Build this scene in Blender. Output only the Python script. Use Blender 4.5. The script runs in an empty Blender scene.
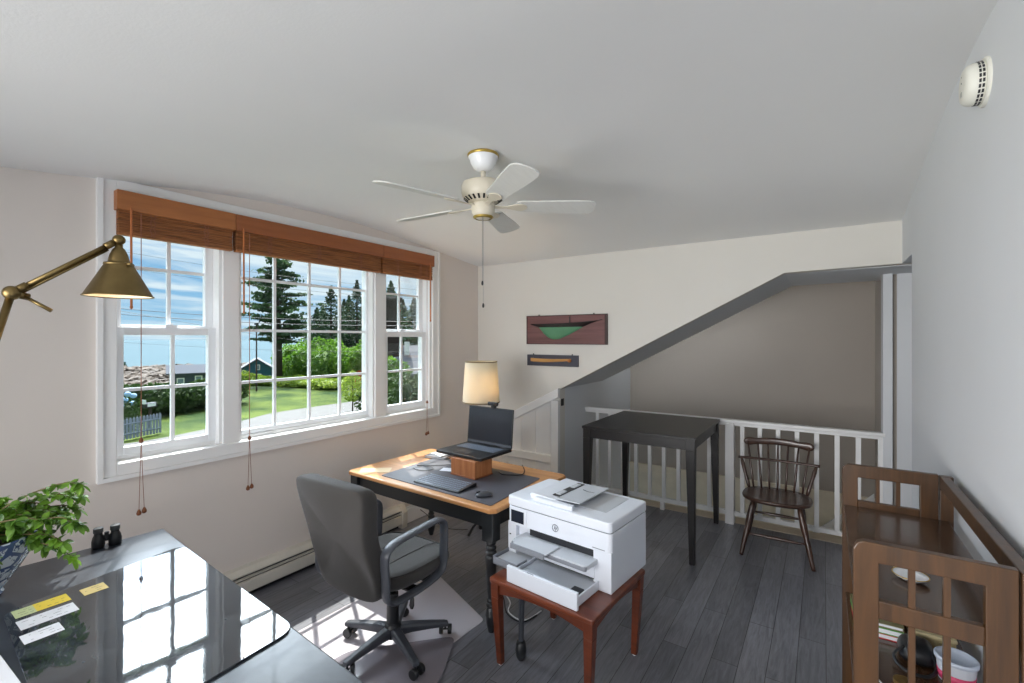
import bpy, bmesh, math, random
from mathutils import Vector, Matrix, Euler
PI = math.pi
SC = bpy.context.scene
COL = SC.collection
R = math.radians

# ---------------------------------------------------------------- camera, sky, sun, exposure
TH = math.atan(312 / 465)
cam_d = bpy.data.cameras.new('camera')
cam = bpy.data.objects.new('camera', cam_d)
COL.objects.link(cam)
cam.location = (0, 0, 1.70)
cam.rotation_euler = (PI / 2, 0, TH)
cam_d.sensor_width = 36
cam_d.lens = 36 * 465 / 1024
cam_d.shift_y = -3.0 / 1024
cam_d.clip_start = 0.05
cam_d.clip_end = 3000
SC.camera = cam

SC.view_settings.view_transform = 'Standard'
SC.view_settings.look = 'None'
SC.view_settings.exposure = 0.56
SC.view_settings.gamma = 1.0
SC.view_settings.use_curve_mapping = False
try:
    SC.cycles.max_bounces = 10
    SC.cycles.diffuse_bounces = 6
    SC.cycles.transparent_max_bounces = 24
    SC.cycles.sample_clamp_indirect = 6
    SC.cycles.caustics_reflective = False
    SC.cycles.caustics_refractive = False
except Exception:
    pass


def make_world():
    w = bpy.data.worlds.new('sky')
    SC.world = w
    w.use_nodes = True
    nt = w.node_tree
    nt.nodes.clear()
    N = nt.nodes.new
    L = nt.links.new
    out = N('ShaderNodeOutputWorld')
    bg = N('ShaderNodeBackground')
    tc = N('ShaderNodeTexCoord')
    sep = N('ShaderNodeSeparateXYZ')
    L(tc.outputs['Generated'], sep.inputs[0])
    # blue by elevation
    grad = N('ShaderNodeValToRGB')
    e = grad.color_ramp.elements
    e[0].position = 0.0
    e[0].color = (0.44, 0.66, 0.82, 1)
    e[1].position = 1.0
    e[1].color = (0.10, 0.28, 0.75, 1)
    a = e.new(0.06)
    a.color = (0.27, 0.52, 0.76, 1)
    a = e.new(0.25)
    a.color = (0.15, 0.38, 0.70, 1)
    L(sep.outputs['Z'], grad.inputs[0])
    # streaky clouds: project the direction on a plane overhead
    add = N('ShaderNodeMath')
    add.operation = 'ADD'
    add.inputs[1].default_value = 0.10
    L(sep.outputs['Z'], add.inputs[0])
    dv = N('ShaderNodeVectorMath')
    dv.operation = 'DIVIDE'
    cb = N('ShaderNodeCombineXYZ')
    for i in range(3):
        L(add.outputs[0], cb.inputs[i])
    L(tc.outputs['Generated'], dv.inputs[0])
    L(cb.outputs[0], dv.inputs[1])
    mp = N('ShaderNodeMapping')
    mp.inputs['Rotation'].default_value = (0, 0, 0.5)
    mp.inputs['Scale'].default_value = (1.1, 0.45, 1.0)
    L(dv.outputs[0], mp.inputs[0])
    nz = N('ShaderNodeTexNoise')
    nz.inputs['Scale'].default_value = 1.3
    nz.inputs['Detail'].default_value = 7
    nz.inputs['Roughness'].default_value = 0.55
    nz.inputs['Distortion'].default_value = 0.6
    L(mp.outputs[0], nz.inputs['Vector'])
    cr = N('ShaderNodeValToRGB')
    cr.color_ramp.elements[0].position = 0.40
    cr.color_ramp.elements[0].color = (0, 0, 0, 1)
    cr.color_ramp.elements[1].position = 0.60
    cr.color_ramp.elements[1].color = (1, 1, 1, 1)
    L(nz.outputs['Fac'], cr.inputs[0])
    mx = N('ShaderNodeMix')
    mx.data_type = 'RGBA'
    mx.inputs[7].default_value = (0.72, 0.83, 0.90, 1)
    L(cr.outputs[0], mx.inputs[0])
    L(grad.outputs[0], mx.inputs[6])
    # bright sky patch added beyond the window to light room and desk reflection
    dt = N('ShaderNodeVectorMath')
    dt.operation = 'DOT_PRODUCT'
    dt.inputs[1].default_value = Vector((-.84, .30, .46)).normalized()
    nrm = N('ShaderNodeVectorMath')
    nrm.operation = 'NORMALIZE'
    L(tc.outputs['Generated'], nrm.inputs[0])
    L(nrm.outputs[0], dt.inputs[0])
    gl = N('ShaderNodeMapRange')
    gl.interpolation_type = 'SMOOTHSTEP'
    gl.inputs['From Min'].default_value = 0.62
    gl.inputs['From Max'].default_value = 0.92
    L(dt.outputs['Value'], gl.inputs[0])
    el = N('ShaderNodeMapRange')
    el.interpolation_type = 'SMOOTHSTEP'
    el.inputs['From Min'].default_value = 0.20
    el.inputs['From Max'].default_value = 0.44
    L(sep.outputs['Z'], el.inputs[0])
    pr_ = N('ShaderNodeMath')
    pr_.operation = 'MULTIPLY'
    L(gl.outputs[0], pr_.inputs[0])
    L(el.outputs[0], pr_.inputs[1])
    br = N('ShaderNodeMapRange')
    br.inputs['To Min'].default_value = SKY_LOW
    br.inputs['To Max'].default_value = SKY_HIGH
    L(pr_.outputs[0], br.inputs[0])
    # cloud deck whitens up high
    wh = N('ShaderNodeMapRange')
    wh.inputs['From Min'].default_value = 0.18
    wh.inputs['From Max'].default_value = 0.42
    wh.inputs['To Min'].default_value = 0.0
    wh.inputs['To Max'].default_value = 0.80
    L(sep.outputs['Z'], wh.inputs[0])
    m2 = N('ShaderNodeMix')
    m2.data_type = 'RGBA'
    m2.inputs[7].default_value = (0.86, 0.93, 1.0, 1)
    L(wh.outputs[0], m2.inputs[0])
    L(mx.outputs[2], m2.inputs[6])
    L(m2.outputs[2], bg.inputs['Color'])
    L(br.outputs[0], bg.inputs['Strength'])
    L(bg.outputs[0], out.inputs[0])


SKY_LOW = 0.74
SKY_HIGH = 13.5
make_world()

sd = bpy.data.lights.new('sun', 'SUN')
sd.energy = 6.6
sd.angle = R(0.35)
sd.color = (1.0, 0.95, 0.87)
sun = bpy.data.objects.new('sun', sd)
COL.objects.link(sun)
sun.location = (-8, 5, 12)
sun.rotation_euler = Vector((0.57, -0.336, -1.0)).to_track_quat('-Z', 'Y').to_euler()


def area(name, loc, direction, sx, sy, power, color=(1, 1, 1), portal=False):
    d = bpy.data.lights.new(name, 'AREA')
    d.shape = 'RECTANGLE'
    d.size = sx
    d.size_y = sy
    d.energy = power
    d.color = color
    if portal:
        d.cycles.is_portal = True
    o = bpy.data.objects.new(name, d)
    COL.objects.link(o)
    o.location = loc
    o.rotation_euler = Vector(direction).to_track_quat('-Z', 'Y').to_euler()
    return o


# daylight through the big window (portal) and an added fill light behind the camera
area('window_portal', (-3.36, 2.15, 1.68), (1, 0, 0), 2.5, 1.35, 1, portal=True)
rear = area('rear_fill', (-1.45, -1.76, 1.30), (.38, 1, -0.02), 2.5, 1.5, 53, (1.0, 0.98, 0.965))
rear.data.spread = R(125)

# light coming up the stairs from the rooms below
area('stair_light', (-.9, 5.5, -2.2), (0, -.15, 1), 1.6, .8, 22, (1.0, 0.98, 0.90))


# ---------------------------------------------------------------- helpers
def lin(c):
    return tuple((v / 12.92 if v <= 0.04045 else ((v + 0.055) / 1.055) ** 2.4) for v in [x / 255 for x in c])


def setp(b, k, v):
    if k in b.inputs:
        b.inputs[k].default_value = v


def base_mat(name):
    m = bpy.data.materials.new(name)
    m.use_nodes = True
    nt = m.node_tree
    b = nt.nodes['Principled BSDF']
    return m, nt, b


def mat(name, rgb, rough=0.5, metal=0.0, var=0.06, nscale=8.0, bump=0.0, bscale=60.0, stretch=(1, 1, 1), spec=0.5,
        coat=0.0, emit=None, estr=0.0, rgb2=None, rvar=0.0, transl=0.0, sheen=0.0):
    """Principled with object-space noise for colour, optional bump."""
    m, nt, b = base_mat(name)
    N = nt.nodes.new
    L = nt.links.new
    c = lin(rgb)
    tc = N('ShaderNodeTexCoord')
    mp = N('ShaderNodeMapping')
    mp.inputs['Scale'].default_value = stretch
    L(tc.outputs['Object'], mp.inputs[0])
    nz = N('ShaderNodeTexNoise')
    nz.inputs['Scale'].default_value = nscale
    nz.inputs['Detail'].default_value = 5
    L(mp.outputs[0], nz.inputs['Vector'])
    r = N('ShaderNodeValToRGB')
    r.color_ramp.elements[0].position = 0.3
    r.color_ramp.elements[1].position = 0.7
    if rgb2:
        c2 = lin(rgb2)
        r.color_ramp.elements[0].color = (*c, 1)
        r.color_ramp.elements[1].color = (*c2, 1)
    else:
        r.color_ramp.elements[0].color = (*[max(0, v * (1 - var)) for v in c], 1)
        r.color_ramp.elements[1].color = (*[min(1, v * (1 + var)) for v in c], 1)
    L(nz.outputs['Fac'], r.inputs[0])
    L(r.outputs[0], b.inputs['Base Color'])
    b.inputs['Roughness'].default_value = rough
    b.inputs['Metallic'].default_value = metal
    setp(b, 'Specular IOR Level', spec)
    setp(b, 'Coat Weight', coat)
    setp(b, 'Coat Roughness', 0.08)
    setp(b, 'Sheen Weight', sheen)
    if rvar:
        mr = N('ShaderNodeMapRange')
        mr.inputs['To Min'].default_value = max(0, rough - rvar)
        mr.inputs['To Max'].default_value = rough + rvar
        L(nz.outputs['Fac'], mr.inputs[0])
        L(mr.outputs[0], b.inputs['Roughness'])
    if emit:
        b.inputs['Emission Color'].default_value = (*lin(emit), 1)
        b.inputs['Emission Strength'].default_value = estr
    if bump:
        n2 = N('ShaderNodeTexNoise')
        n2.inputs['Scale'].default_value = bscale
        n2.inputs['Detail'].default_value = 3
        L(mp.outputs[0], n2.inputs['Vector'])
        bp = N('ShaderNodeBump')
        bp.inputs['Strength'].default_value = bump
        bp.inputs['Distance'].default_value = 0.01
        L(n2.outputs['Fac'], bp.inputs['Height'])
        L(bp.outputs[0], b.inputs['Normal'])
    if transl:
        tr = N('ShaderNodeBsdfTranslucent')
        L(r.outputs[0], tr.inputs['Color'])
        ms = N('ShaderNodeMixShader')
        ms.inputs[0].default_value = transl
        out = nt.nodes['Material Output']
        L(b.outputs[0], ms.inputs[1])
        L(tr.outputs[0], ms.inputs[2])
        L(ms.outputs[0], out.inputs['Surface'])
    return m


def wood(name, rgb, rgb2, rough=0.35, axis=0, scale=6.0, coat=0.0, spec=0.5, bump=0.05):
    """Streaky grain along AXIS of the object."""
    m, nt, b = base_mat(name)
    N = nt.nodes.new
    L = nt.links.new
    tc = N('ShaderNodeTexCoord')
    mp = N('ShaderNodeMapping')
    s = [7.0, 7.0, 7.0]
    s[axis] = 0.5
    mp.inputs['Scale'].default_value = s
    L(tc.outputs['Object'], mp.inputs[0])
    nz = N('ShaderNodeTexNoise')
    nz.inputs['Scale'].default_value = scale
    nz.inputs['Detail'].default_value = 8
    nz.inputs['Roughness'].default_value = 0.65
    nz.inputs['Distortion'].default_value = 0.5
    L(mp.outputs[0], nz.inputs['Vector'])
    r = N('ShaderNodeValToRGB')
    r.color_ramp.elements[0].position = 0.32
    r.color_ramp.elements[1].position = 0.68
    r.color_ramp.elements[0].color = (*lin(rgb), 1)
    r.color_ramp.elements[1].color = (*lin(rgb2), 1)
    L(nz.outputs['Fac'], r.inputs[0])
    L(r.outputs[0], b.inputs['Base Color'])
    b.inputs['Roughness'].default_value = rough
    setp(b, 'Specular IOR Level', spec)
    setp(b, 'Coat Weight', coat)
    setp(b, 'Coat Roughness', 0.1)
    bp = N('ShaderNodeBump')
    bp.inputs['Strength'].default_value = bump
    bp.inputs['Distance'].default_value = 0.01
    L(nz.outputs['Fac'], bp.inputs['Height'])
    L(bp.outputs[0], b.inputs['Normal'])
    return m


class MB:
    """collects shapes in one bmesh"""

    def __init__(self):
        self.bm = bmesh.new()

    def _x(self, vs, M):
        if M is not None:
            for v in vs:
                v.co = M @ v.co

    def box(self, lo, hi, M=None):
        x0, y0, z0 = lo
        x1, y1, z1 = hi
        vs = [self.bm.verts.new(p) for p in ((x0, y0, z0), (x1, y0, z0), (x1, y1, z0), (x0, y1, z0),
                                             (x0, y0, z1), (x1, y0, z1), (x1, y1, z1), (x0, y1, z1))]
        for f in ((0, 3, 2, 1), (4, 5, 6, 7), (0, 1, 5, 4), (1, 2, 6, 5), (2, 3, 7, 6), (3, 0, 4, 7)):
            self.bm.faces.new([vs[i] for i in f])
        self._x(vs, M)
        return self

    def frus(self, c0, s0, c1, s1, M=None):
        """tapered box between rectangle s0 centred c0 and s1 centred c1 (both horizontal)"""
        vs = []
        for c, s in ((c0, s0), (c1, s1)):
            for a, b2 in ((-1, -1), (1, -1), (1, 1), (-1, 1)):
                vs.append(self.bm.verts.new((c[0] + a * s[0] / 2, c[1] + b2 * s[1] / 2, c[2])))
        for f in ((0, 3, 2, 1), (4, 5, 6, 7), (0, 1, 5, 4), (1, 2, 6, 5), (2, 3, 7, 6), (3, 0, 4, 7)):
            self.bm.faces.new([vs[i] for i in f])
        self._x(vs, M)
        return self

    def prism(self, pts, axis, a, b2, M=None):
        """extrude a polygon (2D pts in the other two axes, in order xyz without axis) from a to b2 along axis"""
        def p3(p, t):
            l = list(p)
            l.insert(axis, t)
            return l
        v0 = [self.bm.verts.new(p3(p, a)) for p in pts]
        v1 = [self.bm.verts.new(p3(p, b2)) for p in pts]
        n = len(pts)
        self.bm.faces.new(v0)
        self.bm.faces.new(v1[::-1])
        for i in range(n):
            self.bm.faces.new((v0[i], v1[i], v1[(i + 1) % n], v0[(i + 1) % n]))
        self._x(v0 + v1, M)
        return self

    def tube(self, pts, r, seg=10, caps=True, flat=None):
        """tube along pts; r scalar or list; flat=(a,b) scales the section"""
        pts = [Vector(p) for p in pts]
        n = len(pts)
        rs = r if isinstance(r, (list, tuple)) else [r] * n
        rings = []
        up = None
        for i, p in enumerate(pts):
            t = (pts[min(i + 1, n - 1)] - pts[max(i - 1, 0)])
            if t.length < 1e-9:
                t = Vector((0, 0, 1))
            t.normalize()
            if up is None:
                up = Vector((0, 0, 1)) if abs(t.z) < 0.9 else Vector((1, 0, 0))
            x = up - t * up.dot(t)
            if x.length < 1e-5:
                x = t.orthogonal()
            x.normalize()
            up = x
            y = t.cross(x)
            fa, fb = flat if flat else (1, 1)
            rings.append([self.bm.verts.new(p + (x * math.cos(2 * PI * k / seg) * fa + y * math.sin(2 * PI * k / seg) * fb) * rs[i]) for k in range(seg)])
        for i in range(n - 1):
            for k in range(seg):
                self.bm.faces.new((rings[i][k], rings[i][(k + 1) % seg], rings[i + 1][(k + 1) % seg], rings[i + 1][k]))
        if caps:
            self.bm.faces.new(rings[0][::-1])
            self.bm.faces.new(rings[-1])
        return self

    def cyl(self, a, b2, r, r2=None, seg=16):
        return self.tube([a, b2], [r, r if r2 is None else r2], seg)

    def lathe(self, prof, c=(0, 0, 0), seg=24, M=None, close=False):
        """prof: list of (r, z)"""
        rings = []
        allv = []
        for r, z in prof:
            if r < 1e-6:
                v = self.bm.verts.new((c[0], c[1], c[2] + z))
                rings.append([v])
                allv.append(v)
            else:
                ring = [self.bm.verts.new((c[0] + r * math.cos(2 * PI * k / seg), c[1] + r * math.sin(2 * PI * k / seg), c[2] + z)) for k in range(seg)]
                rings.append(ring)
                allv += ring
        for A, B in zip(rings[:-1], rings[1:]):
            for k in range(seg):
                k2 = (k + 1) % seg
                if len(A) == 1 and len(B) == 1:
                    continue
                if len(A) == 1:
                    self.bm.faces.new((A[0], B[k2], B[k]))
                elif len(B) == 1:
                    self.bm.faces.new((A[k], A[k2], B[0]))
                else:
                    self.bm.faces.new((A[k], A[k2], B[k2], B[k]))
        self._x(allv, M)
        return self

    def ell(self, c, r, seg=12, rings=8, M=None):
        prof = []
        for i in range(rings + 1):
            t = -PI / 2 + PI * i / rings
            prof.append((max(0, math.cos(t)), math.sin(t)))
        prof[0] = (0, -1)
        prof[-1] = (0, 1)
        S = Matrix.Translation(c) @ Matrix.Diagonal((r[0], r[1], r[2], 1))
        if M is not None:
            S = M @ S
        return self.lathe(prof, (0, 0, 0), seg, S)

    def quad(self, pts):
        self.bm.faces.new([self.bm.verts.new(p) for p in pts])
        return self

    def loft(self, sections, caps=True):
        """list of rings with equal number of points"""
        rr = [[self.bm.verts.new(p) for p in s] for s in sections]
        n = len(rr[0])
        for A, B in zip(rr[:-1], rr[1:]):
            for k in range(n):
                self.bm.faces.new((A[k], A[(k + 1) % n], B[(k + 1) % n], B[k]))
        if caps:
            self.bm.faces.new(rr[0][::-1])
            self.bm.faces.new(rr[-1])
        return self


ROOTS = {}


def obj(name, mb, m, parent=None, smooth=False, bevel=0.0, bseg=2, subsurf=0, world=False, shift=True):
    """link the MB as ONE mesh object. world=True: vertices are in world space though the parent sits elsewhere."""
    bm = mb.bm
    bmesh.ops.recalc_face_normals(bm, faces=bm.faces)
    off = Vector((0, 0, 0))
    if world and parent is not None:
        bm.transform(ROOTS[parent.name].inverted())
    if parent is None and shift:
        xs = [v.co for v in bm.verts]
        lo = Vector([min(v[i] for v in xs) for i in range(3)])
        hi = Vector([max(v[i] for v in xs) for i in range(3)])
        off = Vector(((lo.x + hi.x) / 2, (lo.y + hi.y) / 2, lo.z))
        bm.transform(Matrix.Translation(-off))
    me = bpy.data.meshes.new(name)
    bm.to_mesh(me)
    bm.free()
    if smooth:
        for p in me.polygons:
            p.use_smooth = True
    me.materials.append(m)
    o = bpy.data.objects.new(name, me)
    COL.objects.link(o)
    o.location = off
    if parent is not None:
        o.parent = parent
        ROOTS[o.name] = ROOTS[parent.name]
    else:
        ROOTS[o.name] = Matrix.Translation(off)
    if bevel:
        b = o.modifiers.new('bevel', 'BEVEL')
        b.width = bevel
        b.segments = bseg
        b.limit_method = 'ANGLE'
        b.angle_limit = R(35)
        for p in me.polygons:
            p.use_smooth = False
    if subsurf:
        s = o.modifiers.new('sub', 'SUBSURF')
        s.levels = subsurf
        s.render_levels = subsurf
    return o


def tag(o, label=None, cat=None, group=None, kind=None):
    if label:
        o['label'] = label
    if cat:
        o['category'] = cat
    if group:
        o['group'] = group
    if kind:
        o['kind'] = kind
    return o


def thing(name, label, cat, loc=(0, 0, 0), rotz=0.0, group=None, kind=None, rot=None):
    o = bpy.data.objects.new(name, None)
    o.empty_display_size = 0.05
    COL.objects.link(o)
    o.location = loc
    o.rotation_euler = rot if rot is not None else (0, 0, rotz)
    ROOTS[o.name] = Matrix.Translation(loc) @ o.rotation_euler.to_matrix().to_4x4()
    return tag(o, label, cat, group, kind)


def struct(name, mb, m, label, cat='room', **k):
    return tag(obj(name, mb, m, None, **k), label, cat, None, 'structure')


def copy_tree(o, parent=None):
    c = o.copy()
    COL.objects.link(c)
    if parent is not None:
        c.parent = parent
    for ch in list(o.children):
        copy_tree(ch, c)
    return c


def bez(p0, p1, p2, p3, n=12):
    out = []
    for i in range(n + 1):
        t = i / n
        out.append(tuple((1 - t) ** 3 * a + 3 * (1 - t) ** 2 * t * b2 + 3 * (1 - t) * t * t * c + t ** 3 * d
                         for a, b2, c, d in zip(p0, p1, p2, p3)))
    return out


def spline(pts, n=8):
    """catmull-rom through pts"""
    P = [Vector(p) for p in pts]
    P = [P[0]] + P + [P[-1]]
    out = []
    for i in range(1, len(P) - 2):
        for k in range(n):
            t = k / n
            a, b2, c, d = P[i - 1], P[i], P[i + 1], P[i + 2]
            out.append(0.5 * ((2 * b2) + (c - a) * t + (2 * a - 5 * b2 + 4 * c - d) * t * t + (3 * b2 - a - 3 * c + d) * t ** 3))
    out.append(P[-2])
    return out


def rrect(x0, y0, x1, y1, r, n=5):
    pts = []
    for cx, cy, a0 in ((x1 - r, y1 - r, 0), (x0 + r, y1 - r, 90), (x0 + r, y0 + r, 180), (x1 - r, y0 + r, 270)):
        for k in range(n + 1):
            a = R(a0 + 90 * k / n)
            pts.append((cx + r * math.cos(a), cy + r * math.sin(a)))
    return pts

# ---------------------------------------------------------------- materials
M_wall = mat('wall_cool_lit_paint', (222, 225, 229), 0.75, var=0.012, nscale=2, bump=0.04, bscale=180)  # cool tint of the window light put into the paint
M_wall_l = mat('window_wall_warm_lit_paint', (222, 213, 206), 0.75, var=0.012, nscale=2, bump=0.04, bscale=180)  # same wall paint, with the light's warm cast mixed into the colour
M_wall_f = mat('far_wall_warm_lit_paint', (220, 217, 211), 0.75, var=0.012, nscale=2, bump=0.04, bscale=180)  # slighter warm cast of the light carried in the colour
M_ceil = mat('ceiling_paint', (234, 234, 234), 0.8, var=0.012, nscale=1.5, bump=0.05, bscale=120)
M_trim = mat('white_trim_paint', (238, 238, 238), 0.35, var=0.01)
M_vinyl = mat('white_vinyl', (240, 242, 245), 0.3, var=0.01)
M_stairwall = mat('stairwell_shaded_paint', (170, 162, 153), 0.8, var=0.015, nscale=2)  # darker than the room walls: stairwell shade put into the colour
M_beige = mat('beige_carpet', (205, 190, 168), 0.95, var=0.08, nscale=60, bump=0.3, bscale=300)
M_black = mat('black_slot', (14, 14, 15), 0.6)
M_heat = mat('heater_enamel', (214, 209, 198), 0.4, var=0.02)


def floor_mat():
    m, nt, b = base_mat('dark_oak_planks')
    N = nt.nodes.new
    L = nt.links.new
    tc = N('ShaderNodeTexCoord')
    mp = N('ShaderNodeMapping')
    mp.inputs['Rotation'].default_value = (0, 0, PI / 2)
    L(tc.outputs['Object'], mp.inputs[0])
    br = N('ShaderNodeTexBrick')
    br.inputs['Scale'].default_value = 1.0
    br.inputs['Brick Width'].default_value = 1.25
    br.inputs['Row Height'].default_value = 0.127
    br.inputs['Mortar Size'].default_value = 0.0016
    br.inputs['Mortar Smooth'].default_value = 0.2
    br.offset = 0.37
    br.inputs['Color1'].default_value = (*lin((100, 101, 108)), 1)
    br.inputs['Color2'].default_value = (*lin((126, 127, 135)), 1)
    br.inputs['Mortar'].default_value = (*lin((30, 28, 28)), 1)
    L(mp.outputs[0], br.inputs['Vector'])
    m2 = N('ShaderNodeMapping')
    m2.inputs['Scale'].default_value = (9, 0.8, 1)
    L(tc.outputs['Object'], m2.inputs[0])
    nz = N('ShaderNodeTexNoise')
    nz.inputs['Scale'].default_value = 5
    nz.inputs['Detail'].default_value = 9
    nz.inputs['Roughness'].default_value = 0.7
    nz.inputs['Distortion'].default_value = 1.2
    L(m2.outputs[0], nz.inputs['Vector'])
    mr = N('ShaderNodeMapRange')
    mr.inputs['From Min'].default_value = 0.3
    mr.inputs['From Max'].default_value = 0.7
    mr.inputs['To Min'].default_value = 0.62
    mr.inputs['To Max'].default_value = 1.32
    L(nz.outputs['Fac'], mr.inputs[0])
    mul = N('ShaderNodeVectorMath')
    mul.operation = 'SCALE'
    L(br.outputs['Color'], mul.inputs[0])
    L(mr.outputs[0], mul.inputs['Scale'])
    L(mul.outputs[0], b.inputs['Base Color'])
    b.inputs['Roughness'].default_value = 0.3
    setp(b, 'Specular IOR Level', 0.7)
    bp = N('ShaderNodeBump')
    bp.inputs['Strength'].default_value = 0.12
    bp.inputs['Distance'].default_value = 0.004
    ad = N('ShaderNodeMath')
    ad.operation = 'SUBTRACT'
    L(nz.outputs['Fac'], ad.inputs[0])
    L(br.outputs['Fac'], ad.inputs[1])
    L(ad.outputs[0], bp.inputs['Height'])
    L(bp.outputs[0], b.inputs['Normal'])
    return m


def glass_mat(name, tint=(0.97, 0.99, 0.99), refl=1.0):
    m = bpy.data.materials.new(name)
    m.use_nodes = True
    nt = m.node_tree
    nt.nodes.clear()
    N = nt.nodes.new
    L = nt.links.new
    out = N('ShaderNodeOutputMaterial')
    t = N('ShaderNodeBsdfTransparent')
    t.inputs[0].default_value = (*tint, 1)
    g = N('ShaderNodeBsdfGlossy')
    g.inputs['Roughness'].default_value = 0.02
    fr = N('ShaderNodeFresnel')
    fr.inputs['IOR'].default_value = 1.45
    ml = N('ShaderNodeMath')
    ml.operation = 'MULTIPLY'
    ml.inputs[1].default_value = refl
    mx = N('ShaderNodeMixShader')
    L(fr.outputs[0], ml.inputs[0])
    L(ml.outputs[0], mx.inputs[0])
    L(t.outputs[0], mx.inputs[1])
    L(g.outputs[0], mx.inputs[2])
    L(mx.outputs[0], out.inputs['Surface'])
    return m


M_floor = floor_mat()
M_glass = glass_mat('window_glass', refl=0.3)

# ---------------------------------------------------------------- room shell
XL, XR, YF, YB = -3.20, 0.44, 4.09, -1.80
RID = (2.10, 2.70)


def cz(y):
    return RID[1] - 0.12 * (RID[0] - y) if y < RID[0] else RID[1] - 0.1 * (y - RID[0])


struct('floor', MB().box((-3.36, YB - .1, -0.15), (1.6, 4.70, 0.0)), M_floor, 'dark brown grey plank floor of the loft room')

# ceiling: a very low gable with its ridge across the room
def ceil_h(x, y):
    """underside: the ridge climbs a little towards the right wall and is softly rounded"""
    rz = 2.70 + .11 * (x + 3.36) / 3.96
    sf, sn = (rz - 2.501) / 1.99, (rz - 2.504) / 1.63
    d = y - RID[0]
    k = .85
    if abs(d) < k:      # parabola tangent to both slopes
        t = (d + k) / (2 * k)
        za, zb = rz - sn * k, rz - sf * k
        return (1 - t) ** 2 * za + 2 * t * (1 - t) * rz + t * t * zb
    return rz + sn * d if d < 0 else rz - sf * d


c = MB()
yy_ = [YB - .1 + i * (4.19 - YB + .1) / 80 for i in range(81)]
xx_ = [-3.36 + i * .22 for i in range(19)]
gr_ = [[c.bm.verts.new((x, y, ceil_h(x, y))) for y in yy_] for x in xx_]
for i in range(18):
    for k in range(80):
        c.bm.faces.new((gr_[i][k], gr_[i][k + 1], gr_[i + 1][k + 1], gr_[i + 1][k]))
c.prism([(YB - .1, 2.40), (1.0, 2.73), (2.1, 2.90), (3.1, 2.80), (4.19, 2.62), (4.19, 3.05), (YB - .1, 3.05)], 0, -3.36, .60)
o = obj('ceiling', c, M_ceil, smooth=True)
for p in o.data.polygons:
    if p.area > .3:
        p.use_smooth = False
tag(o, 'off-white low gabled ceiling with a shallow ridge', 'room', None, 'structure')

# window wall with its opening
WY0, WY1, WZ0, WZ1 = 0.90, 3.36, 1.02, 2.52
w = MB()
w.box((-3.36, YB - .1, -0.15), (XL, WY0, 2.2))
w.prism([(YB - .1, 2.2), (WY0, 2.2), (WY0, cz(WY0) + .03), (YB - .1, cz(YB - .1) + .03)], 0, -3.36, XL)
w.box((-3.36, WY1, -0.15), (XL, YF + .1, 2.3))
w.prism([(WY1, 2.3), (YF + .1, 2.3), (YF + .1, cz(YF + .1) + .03), (WY1, cz(WY1) + .03)], 0, -3.36, XL)
w.box((-3.36, WY0, -0.15), (XL, WY1, WZ0))
w.prism([(WY0, WZ1), (WY1, WZ1), (WY1, cz(WY1) + .03), (RID[0], RID[1] + .03), (WY0, cz(WY0) + .03)], 0, -3.36, XL)
struct('wall_left', w, M_wall_l, 'pale wall around the big window, warm cast in its paint')

SL = (2.2 - 1.2) / (2.17 - .25)
w = MB()
w.prism([(XL - .1, -0.15), (-2.17, -0.15), (-2.17, 1.2), (-.25, 2.2), (XR, 2.21), (XR + .1, 2.21), (XR + .1, 2.62), (XL - .1, 2.62)], 1, YF, YF + .10)
struct('wall_far', w, M_wall_f, 'pale wall with a sloped opening above the stairwell, warm cast in its paint')

w = MB()
w.box((XR, YB - .1, -0.15), (XR + .12, 3.67, 2.95))
w.box((XR, 3.67, 2.21), (XR + .12, YF, 2.95))
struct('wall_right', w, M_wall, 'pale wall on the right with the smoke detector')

w = MB()      # rear wall behind the camera; its wide opening is added for the fill
w.box((-3.36, YB - .12, -.15), (-2.75, YB, 2.4)).box((-.15, YB - .12, -.15), (XR + .1, YB, 2.4))
w.box((-2.75, YB - .12, -.15), (-.15, YB, .55)).box((-2.75, YB - .12, 2.08), (-.15, YB, 2.4))
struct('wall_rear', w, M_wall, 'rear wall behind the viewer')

# stairwell shell
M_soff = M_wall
w = MB()
w.prism([(-2.25, 1.2 - .08 * SL), (-2.17, 1.2), (-.25, 2.2), (1.6, 2.215), (1.6, 2.33), (-.32, 2.32), (-2.25, 1.32)], 1, YF + .10, 5.15)
w.box((XR + .12, 3.57, 2.213), (1.6, YF + .1, 2.33))
struct('trim_1', w, M_soff, 'sloped soffit over the stair opening')
struct('wall_stairwell_left', MB().box((-2.25, YF + .10, -2.9), (-2.17, 6.2, 2.7)), M_wall, 'grey shaded side wall beside the stairs')
struct('wall_stairwell_far', MB().box((-2.25, 6.1, -2.9), (1.7, 6.2, 2.7)), M_stairwall, 'wall beyond the railing, stairwell shade in its taupe colour')
w = MB()
w.box((.44, 4.72, -2.9), (.52, 6.1, 2.7))
struct('wall_stairwell_right', w, M_stairwall, 'end wall of the stairwell, shade in its taupe colour')
struct('ceiling_stairwell', MB().box((-2.25, 5.15, 2.34), (1.7, 6.2, 2.44)), M_ceil, 'stairwell ceiling')
w = MB()
w.box((.475, 4.70, 0), (1.6, 4.80, 2.22)).box((1.5, 3.57, 0), (1.6, 4.70, 2.22)).box((XR + .12, 3.5, 0), (1.6, 3.57, 2.4))
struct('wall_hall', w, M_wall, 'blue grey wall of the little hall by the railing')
w = MB()
w.box((.385, 4.66, 0), (.445, 4.82, 2.21))
struct('trim_2', w, M_wall, 'tall white casing at the end of the railing', bevel=.004)
struct('floor_downstairs', MB().box((-3.4, 4.60, -2.9), (1.7, 6.2, -2.8)), M_beige, 'downstairs floor')
w = MB()
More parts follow.
